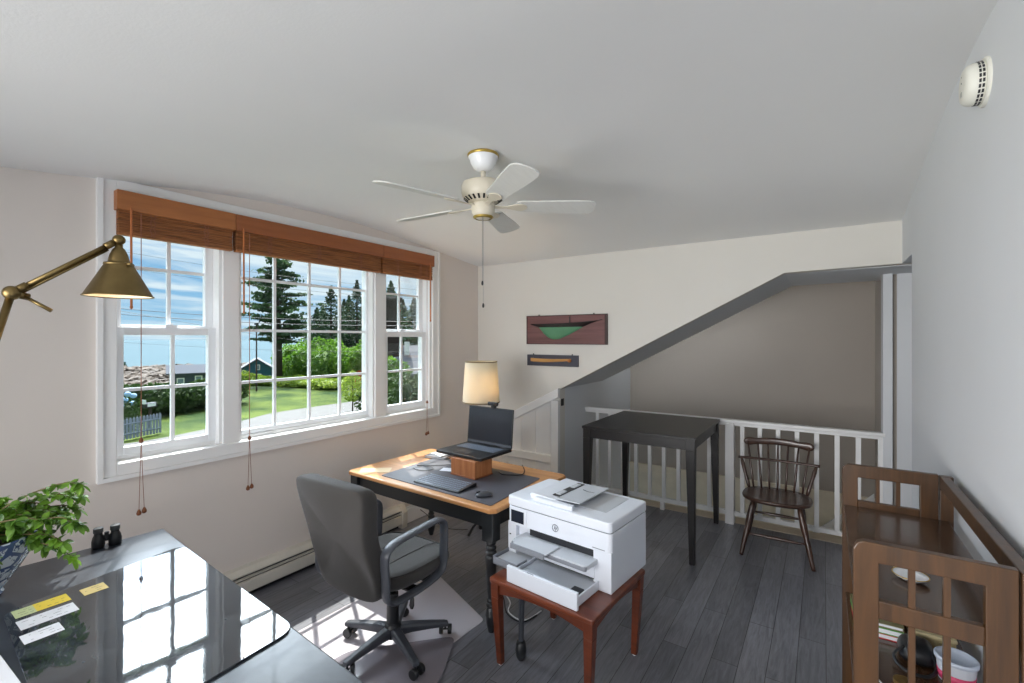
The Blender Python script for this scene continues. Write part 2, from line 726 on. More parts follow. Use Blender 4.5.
w.box((-2.17, 4.701, -.16), (.44, 4.86, .003)).box((-2.17, 4.80, -.9), (.44, 4.86, -.16))
struct('trim_3', w, mat('nosing_board', (196, 182, 160), .5, var=.06, stretch=(1, 8, 8)), 'beige board along the edge of the stair opening', bevel=.003)
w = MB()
w.box((-2.17, 6.075, -.04), (.44, 6.10, .03)).box((-2.17, 6.06, .03), (.44, 6.10, .045)).box((-2.17, 6.09, -2.8), (.44, 6.10, -.04))  # paler lower wall: light from downstairs is put into its colour
struct('trim_4', w, mat('lower_wall_lit_cream', (226, 216, 196), .7), 'pale ledge trim above a lower wall with downstairs light in its colour')
# stairs going down to the left
w = MB()
for i in range(13):
    x1 = .40 - i * .20
    z = -.20 - i * .20
    w.box((max(x1 - .24, -2.17), 5.05, z - .20), (x1, 6.07, z))
struct('stairs', w, M_beige, 'beige carpeted steps descending beyond the railing', bevel=.012)
w = MB()
for y in (4.99, 6.055):
    w.prism([(.43, .10), (.43, -.32), (-2.15, -2.8), (-2.15, -2.4)], 1, y - .015, y + .015)
struct('trim_5', w, M_trim, 'white skirt boards beside the stairs')

# ---------------------------------------------------------------- window
win = thing('window_1', 'wide white triple window with divided panes', 'window', (-3.28, 2.13, 1.02), kind='structure')


def wp(name, mb, m, par=win, **k):
    return obj(name, mb, m, par, world=True, **k)


c = MB()
c.box((-3.20, .838, .955), (-3.178, .90, 2.56)).box((-3.20, 3.35, .955), (-3.178, 3.418, 2.56))
c.box((-3.20, .90, .955), (-3.178, 3.35, 1.02)).box((-3.20, .90, 2.50), (-3.178, 3.35, 2.565))
wp('casing', c, M_trim, bevel=.004)
c = MB()
c.box((-3.20, .816, .932), (-3.167, .838, 2.56)).box((-3.20, 3.418, .932), (-3.167, 3.44, 2.56)).box((-3.20, .838, .932), (-3.167, 3.418, .955))
wp('backband', c, M_trim)
c = MB()
c.box((-3.36, .90, 1.0), (-3.185, 3.35, 1.022)).box((-3.36, .90, 1.02), (-3.26, 3.35, 1.045))
wp('sill', c, M_trim, bevel=.003)
c = MB()
c.box((-3.36, .88, 1.02), (-3.20, .905, 2.52)).box((-3.36, 3.325, 1.02), (-3.20, 3.37, 2.52)).box((-3.36, .90, 2.47), (-3.20, 3.35, 2.53))
wp('window_frame', c, M_trim, bevel=.003)
for y0, y1 in ((1.425, 1.565), (2.645, 2.795)):
    c = MB().box((-3.36, y0, 1.02), (-3.215, y1, 2.50)).box((-3.225, y0 + .02, 1.02), (-3.20, y1 - .02, 2.50))
    wp('mullion', c, M_trim, bevel=.003)


def sash(x, y0, y1, z0, z1, st, vs, hs, rb=None, rt=None):
    """frame of width ST; vs, hs muntin positions"""
    rb = rb or st
    rt = rt or st
    f = MB()
    f.box((x - .02, y0, z0), (x + .02, y0 + st, z1)).box((x - .02, y1 - st, z0), (x + .02, y1, z1))
    f.box((x - .02, y0 + st, z0), (x + .02, y1 - st, z0 + rb)).box((x - .02, y0 + st, z1 - rt), (x + .02, y1 - st, z1))
    o = wp('sash', f, M_vinyl, bevel=.003)
    g = MB()
    for v in vs:
        g.box((x - .010, v - .0095, z0 + rb), (x + .010, v + .0095, z1 - rt))
    for h_ in hs:
        g.box((x - .009, y0 + st, h_ - .0095), (x + .009, y1 - st, h_ + .0095))
    wp('muntin_grid', g, M_vinyl, o)
    p = MB().box((x - .002, y0 + st - .004, z0 + rb - .004), (x + .002, y1 - st + .004, z1 - rt + .004))
    wp('pane', p, M_glass, o)
    return o


sash(-3.315, .905, 1.425, 1.735, 2.47, .045, [1.185], [2.11])
sash(-3.272, .905, 1.425, 1.045, 1.765, .045, [1.19], [1.41])
sash(-3.29, 1.565, 2.645, 1.045, 2.47, .022, [1.828, 2.10, 2.37], [2.11, 1.755, 1.40], rb=.035)
sash(-3.315, 2.795, 3.325, 1.735, 2.47, .05, [3.03], [2.11])
sash(-3.272, 2.795, 3.325, 1.045, 1.765, .05, [3.02], [1.40])
# sash locks
for y in (1.178, 3.02):
    wp('sash_lock', MB().box((-3.275, y - .03, 1.765), (-3.245, y + .03, 1.78)).cyl((-3.26, y, 1.78), (-3.26, y, 1.79), .012), M_vinyl)

# baseboards
struct('baseboard_left', MB().box((-3.2, 2.96, 0), (-3.182, 4.09, .13)).box((-3.2, 2.96, .13), (-3.188, 4.09, .15)), M_trim, 'white baseboard beyond the heater', bevel=.003)
struct('baseboard_far', MB().box((-3.18, 4.068, 0), (-2.17, 4.09, .13)), M_trim, 'white baseboard under the access door', bevel=.003)
struct('baseboard_right', MB().box((.42, YB, 0), (.44, 3.67, .12)), M_trim, 'white baseboard of the right wall', bevel=.003)

# sloped white access door in the far wall
d1 = thing('door_1', 'low white panelled access door with a sloped top', 'door', (-2.68, 4.09, .16), kind='structure')


def zt(x, off=0):      # sloped top
    return 1.187 + (x + 2.217) * .51 + off


c = MB()
c.prism([(-3.19, zt(-3.19, -.09)), (-2.17, zt(-2.17, -.09)), (-2.17, zt(-2.17)), (-3.19, zt(-3.19))], 1, 4.045, 4.09)
c.box((-2.25, 4.045, .16), (-2.17, 4.09, zt(-2.25, -.085)))
c.box((-3.19, 4.045, .16), (-3.11, 4.09, zt(-3.19, -.085)))
c.box((-3.11, 4.045, .46), (-2.25, 4.09, .54)).box((-3.11, 4.045, .16), (-2.25, 4.09, .22))
obj('door_frame', c, M_trim, d1, world=True, bevel=.005)
c = MB()
x = -3.11
while x < -2.26:
    x1 = min(x + .168, -2.25)
    c.prism([(x + .003, .22), (x1 - .003, .22), (x1 - .003, zt(x1, -.08)), (x + .003, zt(x, -.08))], 1, 4.068, 4.09)
    x = x1
c.prism([(-3.11, .22), (-2.25, .22), (-2.25, zt(-2.25, -.08)), (-3.11, zt(-3.11, -.08))], 1, 4.074, 4.09)
obj('beadboard', c, M_trim, d1, world=True, bevel=.002)
c = MB().box((-2.174, 4.12, 1.03), (-2.164, 4.16, 1.10)).cyl((-2.165, 4.11, 1.03), (-2.165, 4.11, 1.10), .006)
obj('hinge', c, mat('black_iron', (18, 18, 20), .45), d1, world=True)

# baseboard heater
bh = thing('baseboard_heater', 'long cream hot-water baseboard heater under the window', 'heater', (-3.17, .9, 0))
c = MB().box((-3.20, .032, 0), (-3.19, .033, 0.001))
c = MB().box((-3.185, -1.3, 0), (-3.175, 2.90, .15))
obj('fin_cavity', c, M_black, bh, world=True)
c = MB().prism([(-3.145, .032), (-3.128, .040), (-3.128, .112), (-3.136, .118), (-3.145, .118)], 1, -1.3, 2.90)
obj('front_panel', c, M_heat, bh, world=True, bevel=.002)
c = MB().prism([(-3.165, .124), (-3.134, .127), (-3.131, .136), (-3.165, .140)], 1, -1.3, 2.90)
obj('damper', c, M_heat, bh, world=True)
c = MB().box((-3.18, -1.3, .05), (-3.15, 2.90, .150))
obj('dark_slot', c, M_black, bh, world=True)
c = MB().prism([(-3.20, .150), (-3.150, .150), (-3.138, .152), (-3.134, .162), (-3.165, .190), (-3.20, .197)], 1, -1.3, 2.90)
obj('top_cover', c, M_heat, bh, world=True)
c = MB().prism([(-3.20, .0), (-3.125, .0), (-3.120, .05), (-3.120, .14), (-3.135, .165), (-3.165, .20), (-3.20, .20)], 1, 2.90, 2.96)
obj('end_cap', c, M_heat, bh, world=True, bevel=.003)

# ---------------------------------------------------------------- bamboo blinds
M_val = wood('stained_valance_wood', (146, 88, 46), (176, 110, 60), .4, axis=1, scale=2.5)
M_val2 = wood('stained_valance_wood_dark', (132, 74, 38), (158, 92, 50), .4, axis=1, scale=2.5)
M_bam = mat('woven_bamboo', (98, 58, 34), .6, rgb2=(182, 118, 68), nscale=22, stretch=(1, .25, 9), bump=.4, bscale=60)
M_cord = mat('blind_cord', (150, 100, 80), .8)
M_knob = mat('wood_knob', (120, 66, 30), .4)
M_wand = mat('wand_wood', (178, 104, 56), .35)


def blind(y0, y1, wand_y, cord_y, knobz, endz, where, mval, grp='bamboo blinds'):
    t = thing('bamboo_blind', where, 'window blind', (-3.16, (y0 + y1) / 2, 2.26), group=grp)
    c = MB().box((-3.145, y0, 2.392), (-3.125, y1, 2.498)).box((-3.20, y0, 2.392), (-3.145, y0 + .012, 2.498)).box((-3.20, y1 - .012, 2.392), (-3.145, y1, 2.498))
    obj('valance', c, mval, t, world=True, bevel=.003)
    c = MB()
    z = 2.27
    k = 0
    rnd = random.Random(int(y0 * 100))
    while z < 2.40:
        dx = rnd.uniform(-.004, .004)
        c.tube([(-3.165 + dx, y0 + .012, z), (-3.165 + dx, (y0 + y1) / 2, z + rnd.uniform(-.002, .002)), (-3.165 + dx, y1 - .012, z)], .0055, 6)
        c.tube([(-3.150 + dx, y0 + .012, z + .004), (-3.150 + dx, y1 - .012, z + .004)], .005, 6)
        z += .0095
    c.box((-3.185, y0 + .01, 2.262), (-3.145, y1 - .01, 2.278)).box((-3.19, y0 + .01, 2.275), (-3.16, y1 - .01, 2.44))
    obj('bamboo_stack', c, M_bam, t, world=True)
    # gathered cord loops in front of the slats
    n = 2 if y1 - y0 < .8 else 3
    for i in range(n):
        yy = y0 + (i + .6) * (y1 - y0) / (n + .2)
        c = MB()
        for s in (-1, 1):
            pts = [(-3.141, yy + s * .008 + .005 * math.sin(k * 1.7 + s), 2.39 - k * .012) for k in range(11)]
            c.tube(pts, .0022, 5)
        obj('ladder_cord', c, M_cord, t, world=True)
    if wand_y is not None:
        c = MB().cyl((-3.115, wand_y, 2.40), (-3.112, wand_y, 1.87), .0055, .006, 8).ell((-3.112, wand_y, 1.87), (.008, .008, .012), 8, 5)
        c.tube([(-3.13, wand_y, 2.41), (-3.118, wand_y, 2.415), (-3.115, wand_y, 2.40)], .002, 5)
        obj('tilt_wand', c, M_wand, t, world=True)
    c = MB()
    x = -3.118
    c.tube([(-3.14, cord_y, 2.40), (x, cord_y, 2.385), (x, cord_y, knobz)], .0022, 5)
    c.tube([(x, cord_y, knobz), (x + .002, cord_y - .006, (knobz + endz) / 2), (x, cord_y - .010, endz)], .0016, 5)
    c.tube([(x, cord_y, knobz), (x + .002, cord_y + .006, (knobz + endz) / 2), (x, cord_y + .014, endz + .006)], .0016, 5)
    cd = obj('lift_cord', c, M_cord, t, world=True)
    for (yy, zz, s) in ((cord_y, knobz, .011), (cord_y - .010, endz - .01, .012), (cord_y + .014, endz - .004, .012)):
        obj('cord_knob', MB().lathe([(0, 1.3), (.35, 1.2), (.6, .7), (1, 0), (.9, -.7), (.5, -1), (0, -1.05)], (0, 0, 0), 10,
                                    Matrix.Translation((x, yy, zz)) @ Matrix.Diagonal((s, s, s * 1.2, 1))), M_knob, cd, smooth=True, world=True)
    return t


blind(.885, 1.487, .942, .987, 1.14, .755, 'bamboo blind raised under a lighter wood valance over the left sash', M_val)
blind(1.49, 2.69, 1.53, 1.568, 1.05, .735, 'widest bamboo blind, raised under a reddish valance over the centre panes', M_val2)
blind(2.693, 3.315, 3.245, 3.205, 1.10, .81, 'bamboo blind raised over the narrow right sash, nearest the room corner', M_val2)

# ================================================================ furniture
M_tan = wood('oiled_tan_wood', (178, 122, 72), (206, 152, 98), .38, axis=0, scale=3)
M_ebony = mat('black_painted_wood', (30, 32, 34), .28, var=.1, coat=.25)
M_ebony2 = mat('black_brown_wood', (26, 24, 25), .35, var=.15, stretch=(1, 1, 8))
M_plast = mat('dark_grey_plastic', (66, 69, 76), .42, var=.04)
M_plast2 = mat('black_plastic', (24, 25, 28), .4, var=.04)
M_metal = mat('brushed_steel', (170, 172, 176), .3, metal=1.0, var=.03)
M_chrome = mat('chrome', (215, 215, 215), .12, metal=1.0, var=.02)

# ---------------------------------------------------------------- foreground desk
fd = thing('writing_desk', 'dark slate topped desk in the left foreground with a sheet of glass on it', 'desk', (-2.75, .961, 0), R(-4))


def slate():
    m, nt, b = base_mat('slate_desk_paint')
    N = nt.nodes.new
    L = nt.links.new
    tc = N('ShaderNodeTexCoord')
    nz = N('ShaderNodeTexNoise')
    nz.inputs['Scale'].default_value = 3.0
    nz.inputs['Detail'].default_value = 9
    nz.inputs['Roughness'].default_value = .62
    nz.inputs['Distortion'].default_value = 1.0
    L(tc.outputs['Object'], nz.inputs['Vector'])
    r = N('ShaderNodeValToRGB')
    r.color_ramp.elements[0].position = .35
    r.color_ramp.elements[1].position = .68
    r.color_ramp.elements[0].color = (*lin((34, 37, 44)), 1)
    r.color_ramp.elements[1].color = (*lin((62, 68, 78)), 1)
    L(nz.outputs['Fac'], r.inputs[0])
    L(r.outputs[0], b.inputs['Base Color'])
    b.inputs['Roughness'].default_value = .32
    setp(b, 'Specular IOR Level', 0.5)
    setp(b, 'Coat Weight', .08)
    return m


M_slate = slate()
c = MB().box((0, -1.25, .715), (2.0, 0, .75))
obj('desktop', c, M_slate, fd, bevel=.006)
c = MB().box((.08, -1.17, .63), (1.92, -1.15, .715)).box((.08, -.10, .63), (1.92, -.08, .715)).box((.08, -1.15, .63), (.10, -.10, .715)).box((1.90, -1.15, .63), (1.92, -.10, .715))
obj('apron', c, M_ebony, fd)
for x in (.11, 1.89):
    for y in (-1.14, -.11):
        obj('leg', MB().frus((x, y, 0), (.035, .035), (x, y, .715), (.06, .06)), M_ebony, fd)

# the glass sheet (a dark glossy pad of thick glass)
m_gs, nt_, b_ = base_mat('desk_glass')
tc_ = nt_.nodes.new('ShaderNodeTexCoord')
nz_ = nt_.nodes.new('ShaderNodeTexNoise')
nz_.inputs['Scale'].default_value = 5.0
nz_.inputs['Detail'].default_value = 8
nz_.inputs['Distortion'].default_value = 1.5
rp_ = nt_.nodes.new('ShaderNodeValToRGB')
rp_.color_ramp.elements[0].position = .35
rp_.color_ramp.elements[1].position = .7
rp_.color_ramp.elements[0].color = (*lin((34, 38, 44)), 1)
rp_.color_ramp.elements[1].color = (*lin((70, 76, 82)), 1)
nt_.links.new(tc_.outputs['Object'], nz_.inputs['Vector'])
nt_.links.new(nz_.outputs['Fac'], rp_.inputs[0])
nt_.links.new(rp_.outputs[0], b_.inputs['Base Color'])
b_.inputs['Roughness'].default_value = .035
b_.inputs['IOR'].default_value = 1.85
n3_ = nt_.nodes.new('ShaderNodeTexNoise')
n3_.inputs['Scale'].default_value = 9.0
n3_.inputs['Detail'].default_value = 2
bp_ = nt_.nodes.new('ShaderNodeBump')
bp_.inputs['Strength'].default_value = .035
bp_.inputs['Distance'].default_value = .01
nt_.links.new(tc_.outputs['Object'], n3_.inputs['Vector'])
nt_.links.new(n3_.outputs['Fac'], bp_.inputs['Height'])
nt_.links.new(bp_.outputs[0], b_.inputs['Normal'])


def rquad(P, r, n=5):
    out = []
    for i in range(len(P)):
        p, a, b2 = Vector(P[i]), Vector(P[i - 1]), Vector(P[(i + 1) % len(P)])
        q0 = p + (a - p).normalized() * r
        q1 = p + (b2 - p).normalized() * r
        for k in range(n + 1):
            t = k / n
            v = q0 * (1 - t) ** 2 + p * 2 * t * (1 - t) + q1 * t * t
            out.append((v.x, v.y))
    return out


c = MB().prism(rquad([(-2.345, .35), (-1.39, .29), (-1.43, .868), (-2.435, .928)], .06), 2, .751, .757)
tag(obj('glass_sheet', c, m_gs, bevel=.0015), 'large glossy sheet of glass with rounded corners lying on the foreground desk, mirroring the window', 'glass sheet')

M_pw = mat('white_paper', (222, 224, 230), .7, var=.03)
M_py = mat('yellow_paper', (226, 200, 60), .7, var=.04)
M_pg = mat('pale_green_paper', (190, 200, 150), .7, var=.04)
M_po = mat('tan_paper', (214, 190, 120), .7, var=.04)
M_ink = mat('ink', (70, 70, 80), .8)


def strip(name, cx, cy, L_, W_, ang, m, label, ink=10, z=.7575, seed=0):
    t = thing(name, label, 'paper slip', (cx, cy, z), R(ang), group=None)
    obj('sheet', MB().box((-L_ / 2, -W_ / 2, 0), (L_ / 2, W_ / 2, .0006)), m, t)
    rnd = random.Random(seed + 5)
    c = MB()
    for k in range(ink):
        x = rnd.uniform(-L_ * .45, L_ * .4)
        y = rnd.choice((-.28, 0, .25)) * W_
        c.box((x, y, .0006), (x + rnd.uniform(.004, .014), y + .0016, .0009))
    tag(obj('scribbles', c, M_ink, t), kind='stuff')
    return t


A0 = 90
strip('paper_slip', -2.290, .394, .052, .070, A0, M_pg, 'pale green end slip beside the yellow one under the plant', 10, seed=1)
strip('paper_slip', -2.291, .464, .088, .070, A0, M_py, 'bright yellow slip of paper on the glass, nearest the plant', 12, seed=2)
strip('paper_slip', -2.190, .434, .142, .078, A0, M_pw, 'longest white paper slip on the glass, between the yellow one and the shorter white one', 16, seed=3)
strip('paper_slip', -2.077, .398, .092, .070, A0, M_pw, 'shorter white paper slip on the glass, the one furthest from the plant', 12, seed=4)
strip('paper_slip', -2.281, .577, .070, .066, A0, M_po, 'small tan slip of paper set apart towards the window', 8, seed=6)
c = MB().box((-.14, -.105, 0), (.14, .105, .001))
o = obj('paper_sheet', c, M_pw)
o.location = (-1.97, .20, .7515)
o.rotation_euler = (0, 0, R(2))
tag(o, 'white sheet of paper at the bottom left corner of the desk', 'paper')

# ---------------------------------------------------------------- binoculars standing on the desk
bn = thing('binoculars', 'black binoculars standing on end at the back edge of the foreground desk', 'binoculars', (-2.73, .735, .75), R(75))
bn.scale = (.86, .86, .86)
for s in (-1, 1):
    c = MB().lathe([(0, 0), (.026, 0), (.028, .004), (.028, .035), (.024, .055), (.018, .068), (.0175, .085)], (s * .034, 0, 0), 16)
    b1 = obj('barrel', c, M_plast2, bn, smooth=True)
    c = MB().lathe([(.0175, .078), (.021, .080), (.021, .100), (.0205, .103), (.012, .1035), (0, .1035)], (s * .034, 0, 0), 16)
    obj('eyecup', c, mat('grey_eyecup', (88, 90, 92), .6), b1, smooth=True)
c = MB().cyl((0, 0, .03), (0, 0, .075), .010, seg=12).box((-.03, -.008, .045), (.03, .008, .06))
obj('bridge', c, M_plast2, bn)

# ---------------------------------------------------------------- blue and white planter with a plant
POT = (-2.575, .285, .75)


def porcelain():
    m, nt, b = base_mat('blue_white_porcelain')
    N = nt.nodes.new
    L = nt.links.new
    tc = N('ShaderNodeTexCoord')
    v = N('ShaderNodeTexVoronoi')
    v.feature = 'DISTANCE_TO_EDGE'
    v.inputs['Scale'].default_value = 17
    L(tc.outputs['Object'], v.inputs['Vector'])
    nz = N('ShaderNodeTexNoise')
    nz.inputs['Scale'].default_value = 26
    nz.inputs['Detail'].default_value = 3
    nz.inputs['Distortion'].default_value = 2.5
    L(tc.outputs['Object'], nz.inputs['Vector'])
    a = N('ShaderNodeMath')
    a.operation = 'LESS_THAN'
    a.inputs[1].default_value = .09
    L(v.outputs['Distance'], a.inputs[0])
    b2 = N('ShaderNodeMath')
    b2.operation = 'GREATER_THAN'
    b2.inputs[1].default_value = .56
    L(nz.outputs['Fac'], b2.inputs[0])
    mx = N('ShaderNodeMath')
    mx.operation = 'MAXIMUM'
    L(a.outputs[0], mx.inputs[0])
    L(b2.outputs[0], mx.inputs[1])
    m1 = N('ShaderNodeMix')
    m1.data_type = 'RGBA'
    m1.inputs[6].default_value = (*lin((206, 216, 230)), 1)
    m1.inputs[7].default_value = (*lin((74, 92, 136)), 1)
    L(mx.outputs[0], m1.inputs[0])
    L(m1.outputs[2], b.inputs['Base Color'])
    b.inputs['Roughness'].default_value = .12
    setp(b, 'Coat Weight', .5)
    return m


PSC = 1.06
pp = thing('potted_plant', 'leafy green vine in a blue and white porcelain bowl on the foreground desk', 'plant', POT)
c = MB().lathe([(0, 0), (.095, 0), (.10, .012), (.095, .022), (.13, .07), (.165, .13), (.182, .185), (.19, .205), (.186, .212), (.176, .205), (.158, .14), (0, .13)], seg=40, M=Matrix.Scale(PSC, 4))
obj('bowl', c, porcelain(), pp, smooth=True)
obj('soil', MB().lathe([(0, .186), (.10, .184), (.172, .180)], seg=24), mat('soil', (58, 44, 34), .95, bump=.5, bscale=80), pp, smooth=True)
M_leaf = mat('plant_leaf', (44, 84, 36), .34, rgb2=(140, 186, 66), nscale=14, transl=.35)
M_stem = mat('plant_stem', (104, 92, 56), .6)
rnd = random.Random(11)
stems = MB()
leaves = MB()


def leaf(mb, p, d, up, L_, W_):
    """a folded pointed oval leaf from p along d"""
    d = Vector(d).normalized()
    s = d.cross(Vector(up))
    if s.length < 1e-4:
        s = d.orthogonal()
    s.normalize()
    n = s.cross(d)
    p = Vector(p)
    prof = ((0, 0), (.18, .62), (.42, 1.0), (.68, .82), (.88, .4), (1, 0))
    mid, le, ri = [], [], []
    for t, w_ in prof:
        q = p + d * (L_ * t) - n * (L_ * .18 * t * t)
        mid.append(mb.bm.verts.new(q))
        if 0 < t < 1:
            le.append(mb.bm.verts.new(q + s * W_ / 2 * w_ + n * W_ * .12 * w_))
            ri.append(mb.bm.verts.new(q - s * W_ / 2 * w_ + n * W_ * .12 * w_))
    F = mb.bm.faces.new
    F((mid[0], mid[1], le[0]))
    F((mid[0], ri[0], mid[1]))
    for k in range(3):
        F((mid[k + 1], mid[k + 2], le[k + 1], le[k]))
        F((mid[k + 1], ri[k], ri[k + 1], mid[k + 2]))
    F((mid[4], mid[5], le[3]))
    F((mid[4], ri[3], mid[5]))


targets = [(.35, .33, .45), (.32, .31, .15), (.30, .28, .22), (.27, .34, .27), (.28, .22, .31), (.33, .30, .30), (.10, .34, .36), (.02, .40, .34), (.12, .26, .22), (.16, .20, .30), (-.02, .30, .30), (.02, .22, .34), (.20, .14, .30), (.14, .30, .30), (.05, .33, .24),
           (.10, .16, .34), (-.06, .20, .32), (-.12, .12, .30), (.19, .24, .20), (.24, .06, .20), (0, .12, .38), (.22, .20, .24), (-.10, .28, .28), (.08, .27, .33), (.17, .05, .29),
           (-.02, .36, .27), (.06, .38, .29)]
for k, (tx, ty, tz) in enumerate(targets):
    a0 = Vector((rnd.uniform(-.06, .06), rnd.uniform(-.06, .08), .18))
    tip = Vector((tx * .72, ty * .80, .19 + (tz - .19) * .92 - .03))
    mid_ = (a0 + tip) / 2 + Vector((0, 0, .05 + .03 * rnd.random()))
    path = spline([a0, a0 * .6 + mid_ * .4 + Vector((0, 0, .04)), mid_, tip * .7 + mid_ * .3 + Vector((0, 0, .02)), tip], 5)
    stems.tube(path, [.0042 - .0028 * i / len(path) for i in range(len(path))], 6)
    for i in range(3, len(path)):
        for q in range(3):
            dr = Vector((rnd.uniform(-1, 1), rnd.uniform(-1, 1), rnd.uniform(-.9, .35)))
            L_ = rnd.uniform(.024, .038)
            leaf(leaves, path[i], dr, (rnd.uniform(-.5, .5), rnd.uniform(-.5, .5), 1), L_, L_ * rnd.uniform(.6, .8))
    for q in range(3):
        leaf(leaves, path[-1], (path[-1] - path[-2]) + Vector((rnd.uniform(-.01, .01), rnd.uniform(-.01, .01), -.005)), (rnd.uniform(-.4, .4), rnd.uniform(-.4, .4), 1), .046, .020)
obj('stems', stems, M_stem, pp, smooth=True)
tag(obj('foliage', leaves, M_leaf, pp, smooth=True), kind='stuff')

# ---------------------------------------------------------------- brass swing-arm lamp
M_brass = mat('antique_brass', (120, 102, 66), .40, metal=1.0, rgb2=(142, 122, 82), nscale=12)
M_shin = mat('lamp_inner_white', (238, 226, 204), .55, emit=(255, 226, 180), estr=.35)
bl = thing('desk_lamp', 'antique brass swing-arm lamp with a cone shade, reaching in front of the window', 'lamp', (-2.30, -.25, .75))


def ray3(x, y, d):      # helper used while laying out: a point seen at that direction at depth d
    fw = (-math.sin(TH), math.cos(TH))
    rt = (math.cos(TH), math.sin(TH))
    a = (x - 512) / 465
    b2 = (338.5 - y) / 465
    return Vector(((fw[0] + a * rt[0]) * d, (fw[1] + a * rt[1]) * d, 1.70 + b2 * d))


HEAD = Vector((-2.165, .618, 2.064))     # swivel ball over the shade
ELB = Vector((-2.175, .346, 1.847))      # elbow joint
LOW = Vector((-2.14, .17, 1.10))
BASE = Vector((-2.20, .06, .75))
obj('base', MB().lathe([(0, 0), (.10, 0), (.10, .012), (.085, .022), (.03, .03), (.018, .05), (.018, .07), (0, .07)], (BASE.x, BASE.y, BASE.z), 28), M_brass, bl, smooth=True, world=True)
c = MB().cyl(BASE + Vector((0, 0, .05)), LOW + Vector((0, -.02, 0)), .010)
c.cyl(LOW, ELB, .0105).ell(LOW, (.02, .02, .02))
obj('lower_arm', c, M_brass, bl, smooth=True, world=True)
ud = (HEAD - ELB).normalized()
c = MB().cyl(ELB + ud * .02, HEAD - ud * .02, .0085).cyl(ELB + ud * .018, ELB + ud * .045, .0125).cyl(HEAD - ud * .05, HEAD - ud * .02, .012)
sp = Vector((0, 0, .011))
c.cyl(ELB + ud * .03 - sp * 1.4, HEAD - ud * .04 - sp * 1.4, .0045, seg=8)
obj('upper_arm', c, M_brass, bl, smooth=True, world=True)
c = MB().ell(ELB, (.023, .023, .023), 16, 10).cyl(ELB, ELB + Vector((-.01, .04, -.01)), .012)
c.cyl(ELB + Vector((0, .03, -.01)), ELB + Vector((.04, .085, -.055)), .0055, .0065, 8)
obj('elbow_joint', c, M_brass, bl, smooth=True, world=True)
hd = MB().ell(HEAD, (.020, .020, .019), 16, 10)
hd.lathe([(0, -.012), (.012, -.018), (.012, -.028), (.018, -.034), (.027, -.055), (.032, -.078), (.033, -.084), (.044, -.086), (.046, -.092), (.04, -.096), (0, -.096)], HEAD, 24)
hd.cyl(HEAD + Vector((.03, .01, -.088)), HEAD + Vector((.055, .02, -.092)), .006, seg=8).cyl(HEAD + Vector((-.03, -.02, -.088)), HEAD + Vector((-.045, -.02, -.088)), .006, seg=8)
obj('swivel_head', hd, M_brass, bl, smooth=True, world=True)
SH0, SH1 = -.094, -.208
c = MB().lathe([(.044, SH0), (.101, SH1 + .004), (.106, SH1), (.1045, SH1 - .002), (.099, SH1 + .002), (.0415, SH0 - .002), (.044, SH0)], HEAD, 40)
sh = obj('lamp_shade', c, M_brass, bl, smooth=True, world=True)
c = MB().lathe([(.0408, SH0 - .004), (.0985, SH1 + .001)], HEAD, 40)
obj('shade_lining', c, M_shin, sh, smooth=True, world=True)
obj('bulb', MB().ell(HEAD + Vector((0, 0, -.155)), (.024, .024, .032)), mat('warm_bulb', (255, 240, 210), .4, emit=(255, 214, 150), estr=6.0), bl, smooth=True, world=True)

# ---------------------------------------------------------------- main desk
md = thing('work_desk', 'desk with a tan wood top and black turned legs in front of the window', 'desk', (-2.217, 2.567, 0), R(-2))
DX0, DX1, DY0, DY1, DZ = -.688, .688, -.43, .43, .73
c = MB().prism([(DX0 + .03, DY0), (DX1 - .03, DY0), (DX1, DY0 + .03), (DX1, DY1 - .03), (DX1 - .03, DY1), (DX0 + .03, DY1), (DX0, DY1 - .03), (DX0, DY0 + .03)], 2, DZ - .028, DZ)
c2_ = obj('tabletop', c, M_tan, md, bevel=.009, bseg=3)
c = MB()
c.box((DX0 + .095, DY0 + .045, DZ - .13), (DX1 - .095, DY0 + .067, DZ - .028)).box((DX0 + .095, DY1 - .067, DZ - .13), (DX1 - .095, DY1 - .045, DZ - .028))
c.box((DX0 + .05, DY0 + .10, DZ - .13), (DX0 + .072, DY1 - .12, DZ - .028)).box((DX1 - .072, DY0 + .10, DZ - .13), (DX1 - .05, DY1 - .12, DZ - .028))
obj('apron', c, M_ebony, md, bevel=.003)
legprof = [(0, 0), (.017, 0), (.019, .01), (.027, .04), (.034, .075), (.035, .10), (.028, .13), (.022, .145), (.030, .152), (.030, .160), (.021, .17), (.026, .178), (.026, .186), (.020, .195),
           (.024, .25), (.029, .33), (.033, .40), (.034, .435), (.026, .447), (.033, .455), (.033, .465), (.026, .475), (.031, .483), (.031, .493), (.025, .503), (.030, .512), (.030, .522), (.026, .53), (0, .53)]
for x in (DX0 + .062, DX1 - .062):
    for y in (DY0 + .058, DY1 - .058):
        c = MB().lathe(legprof, (x, y, 0), 24)
        c.box((x - .038, y - .038, .53), (x + .038, y + .038, DZ - .028))
        obj('leg', c, M_ebony, md, smooth=False, bevel=.002)

# things on the desk
pad = MB().prism(rquad([(-2.60, 2.215), (-1.60, 2.165), (-1.63, 2.78), (-2.62, 2.82)], .012, 2), 2, .7305, .734)
tag(obj('desk_pad', pad, mat('charcoal_desk_pad', (74, 74, 82), .5, var=.05)), 'flat charcoal desk pad under the keyboard and mouse', 'desk pad')
Z0 = .7345

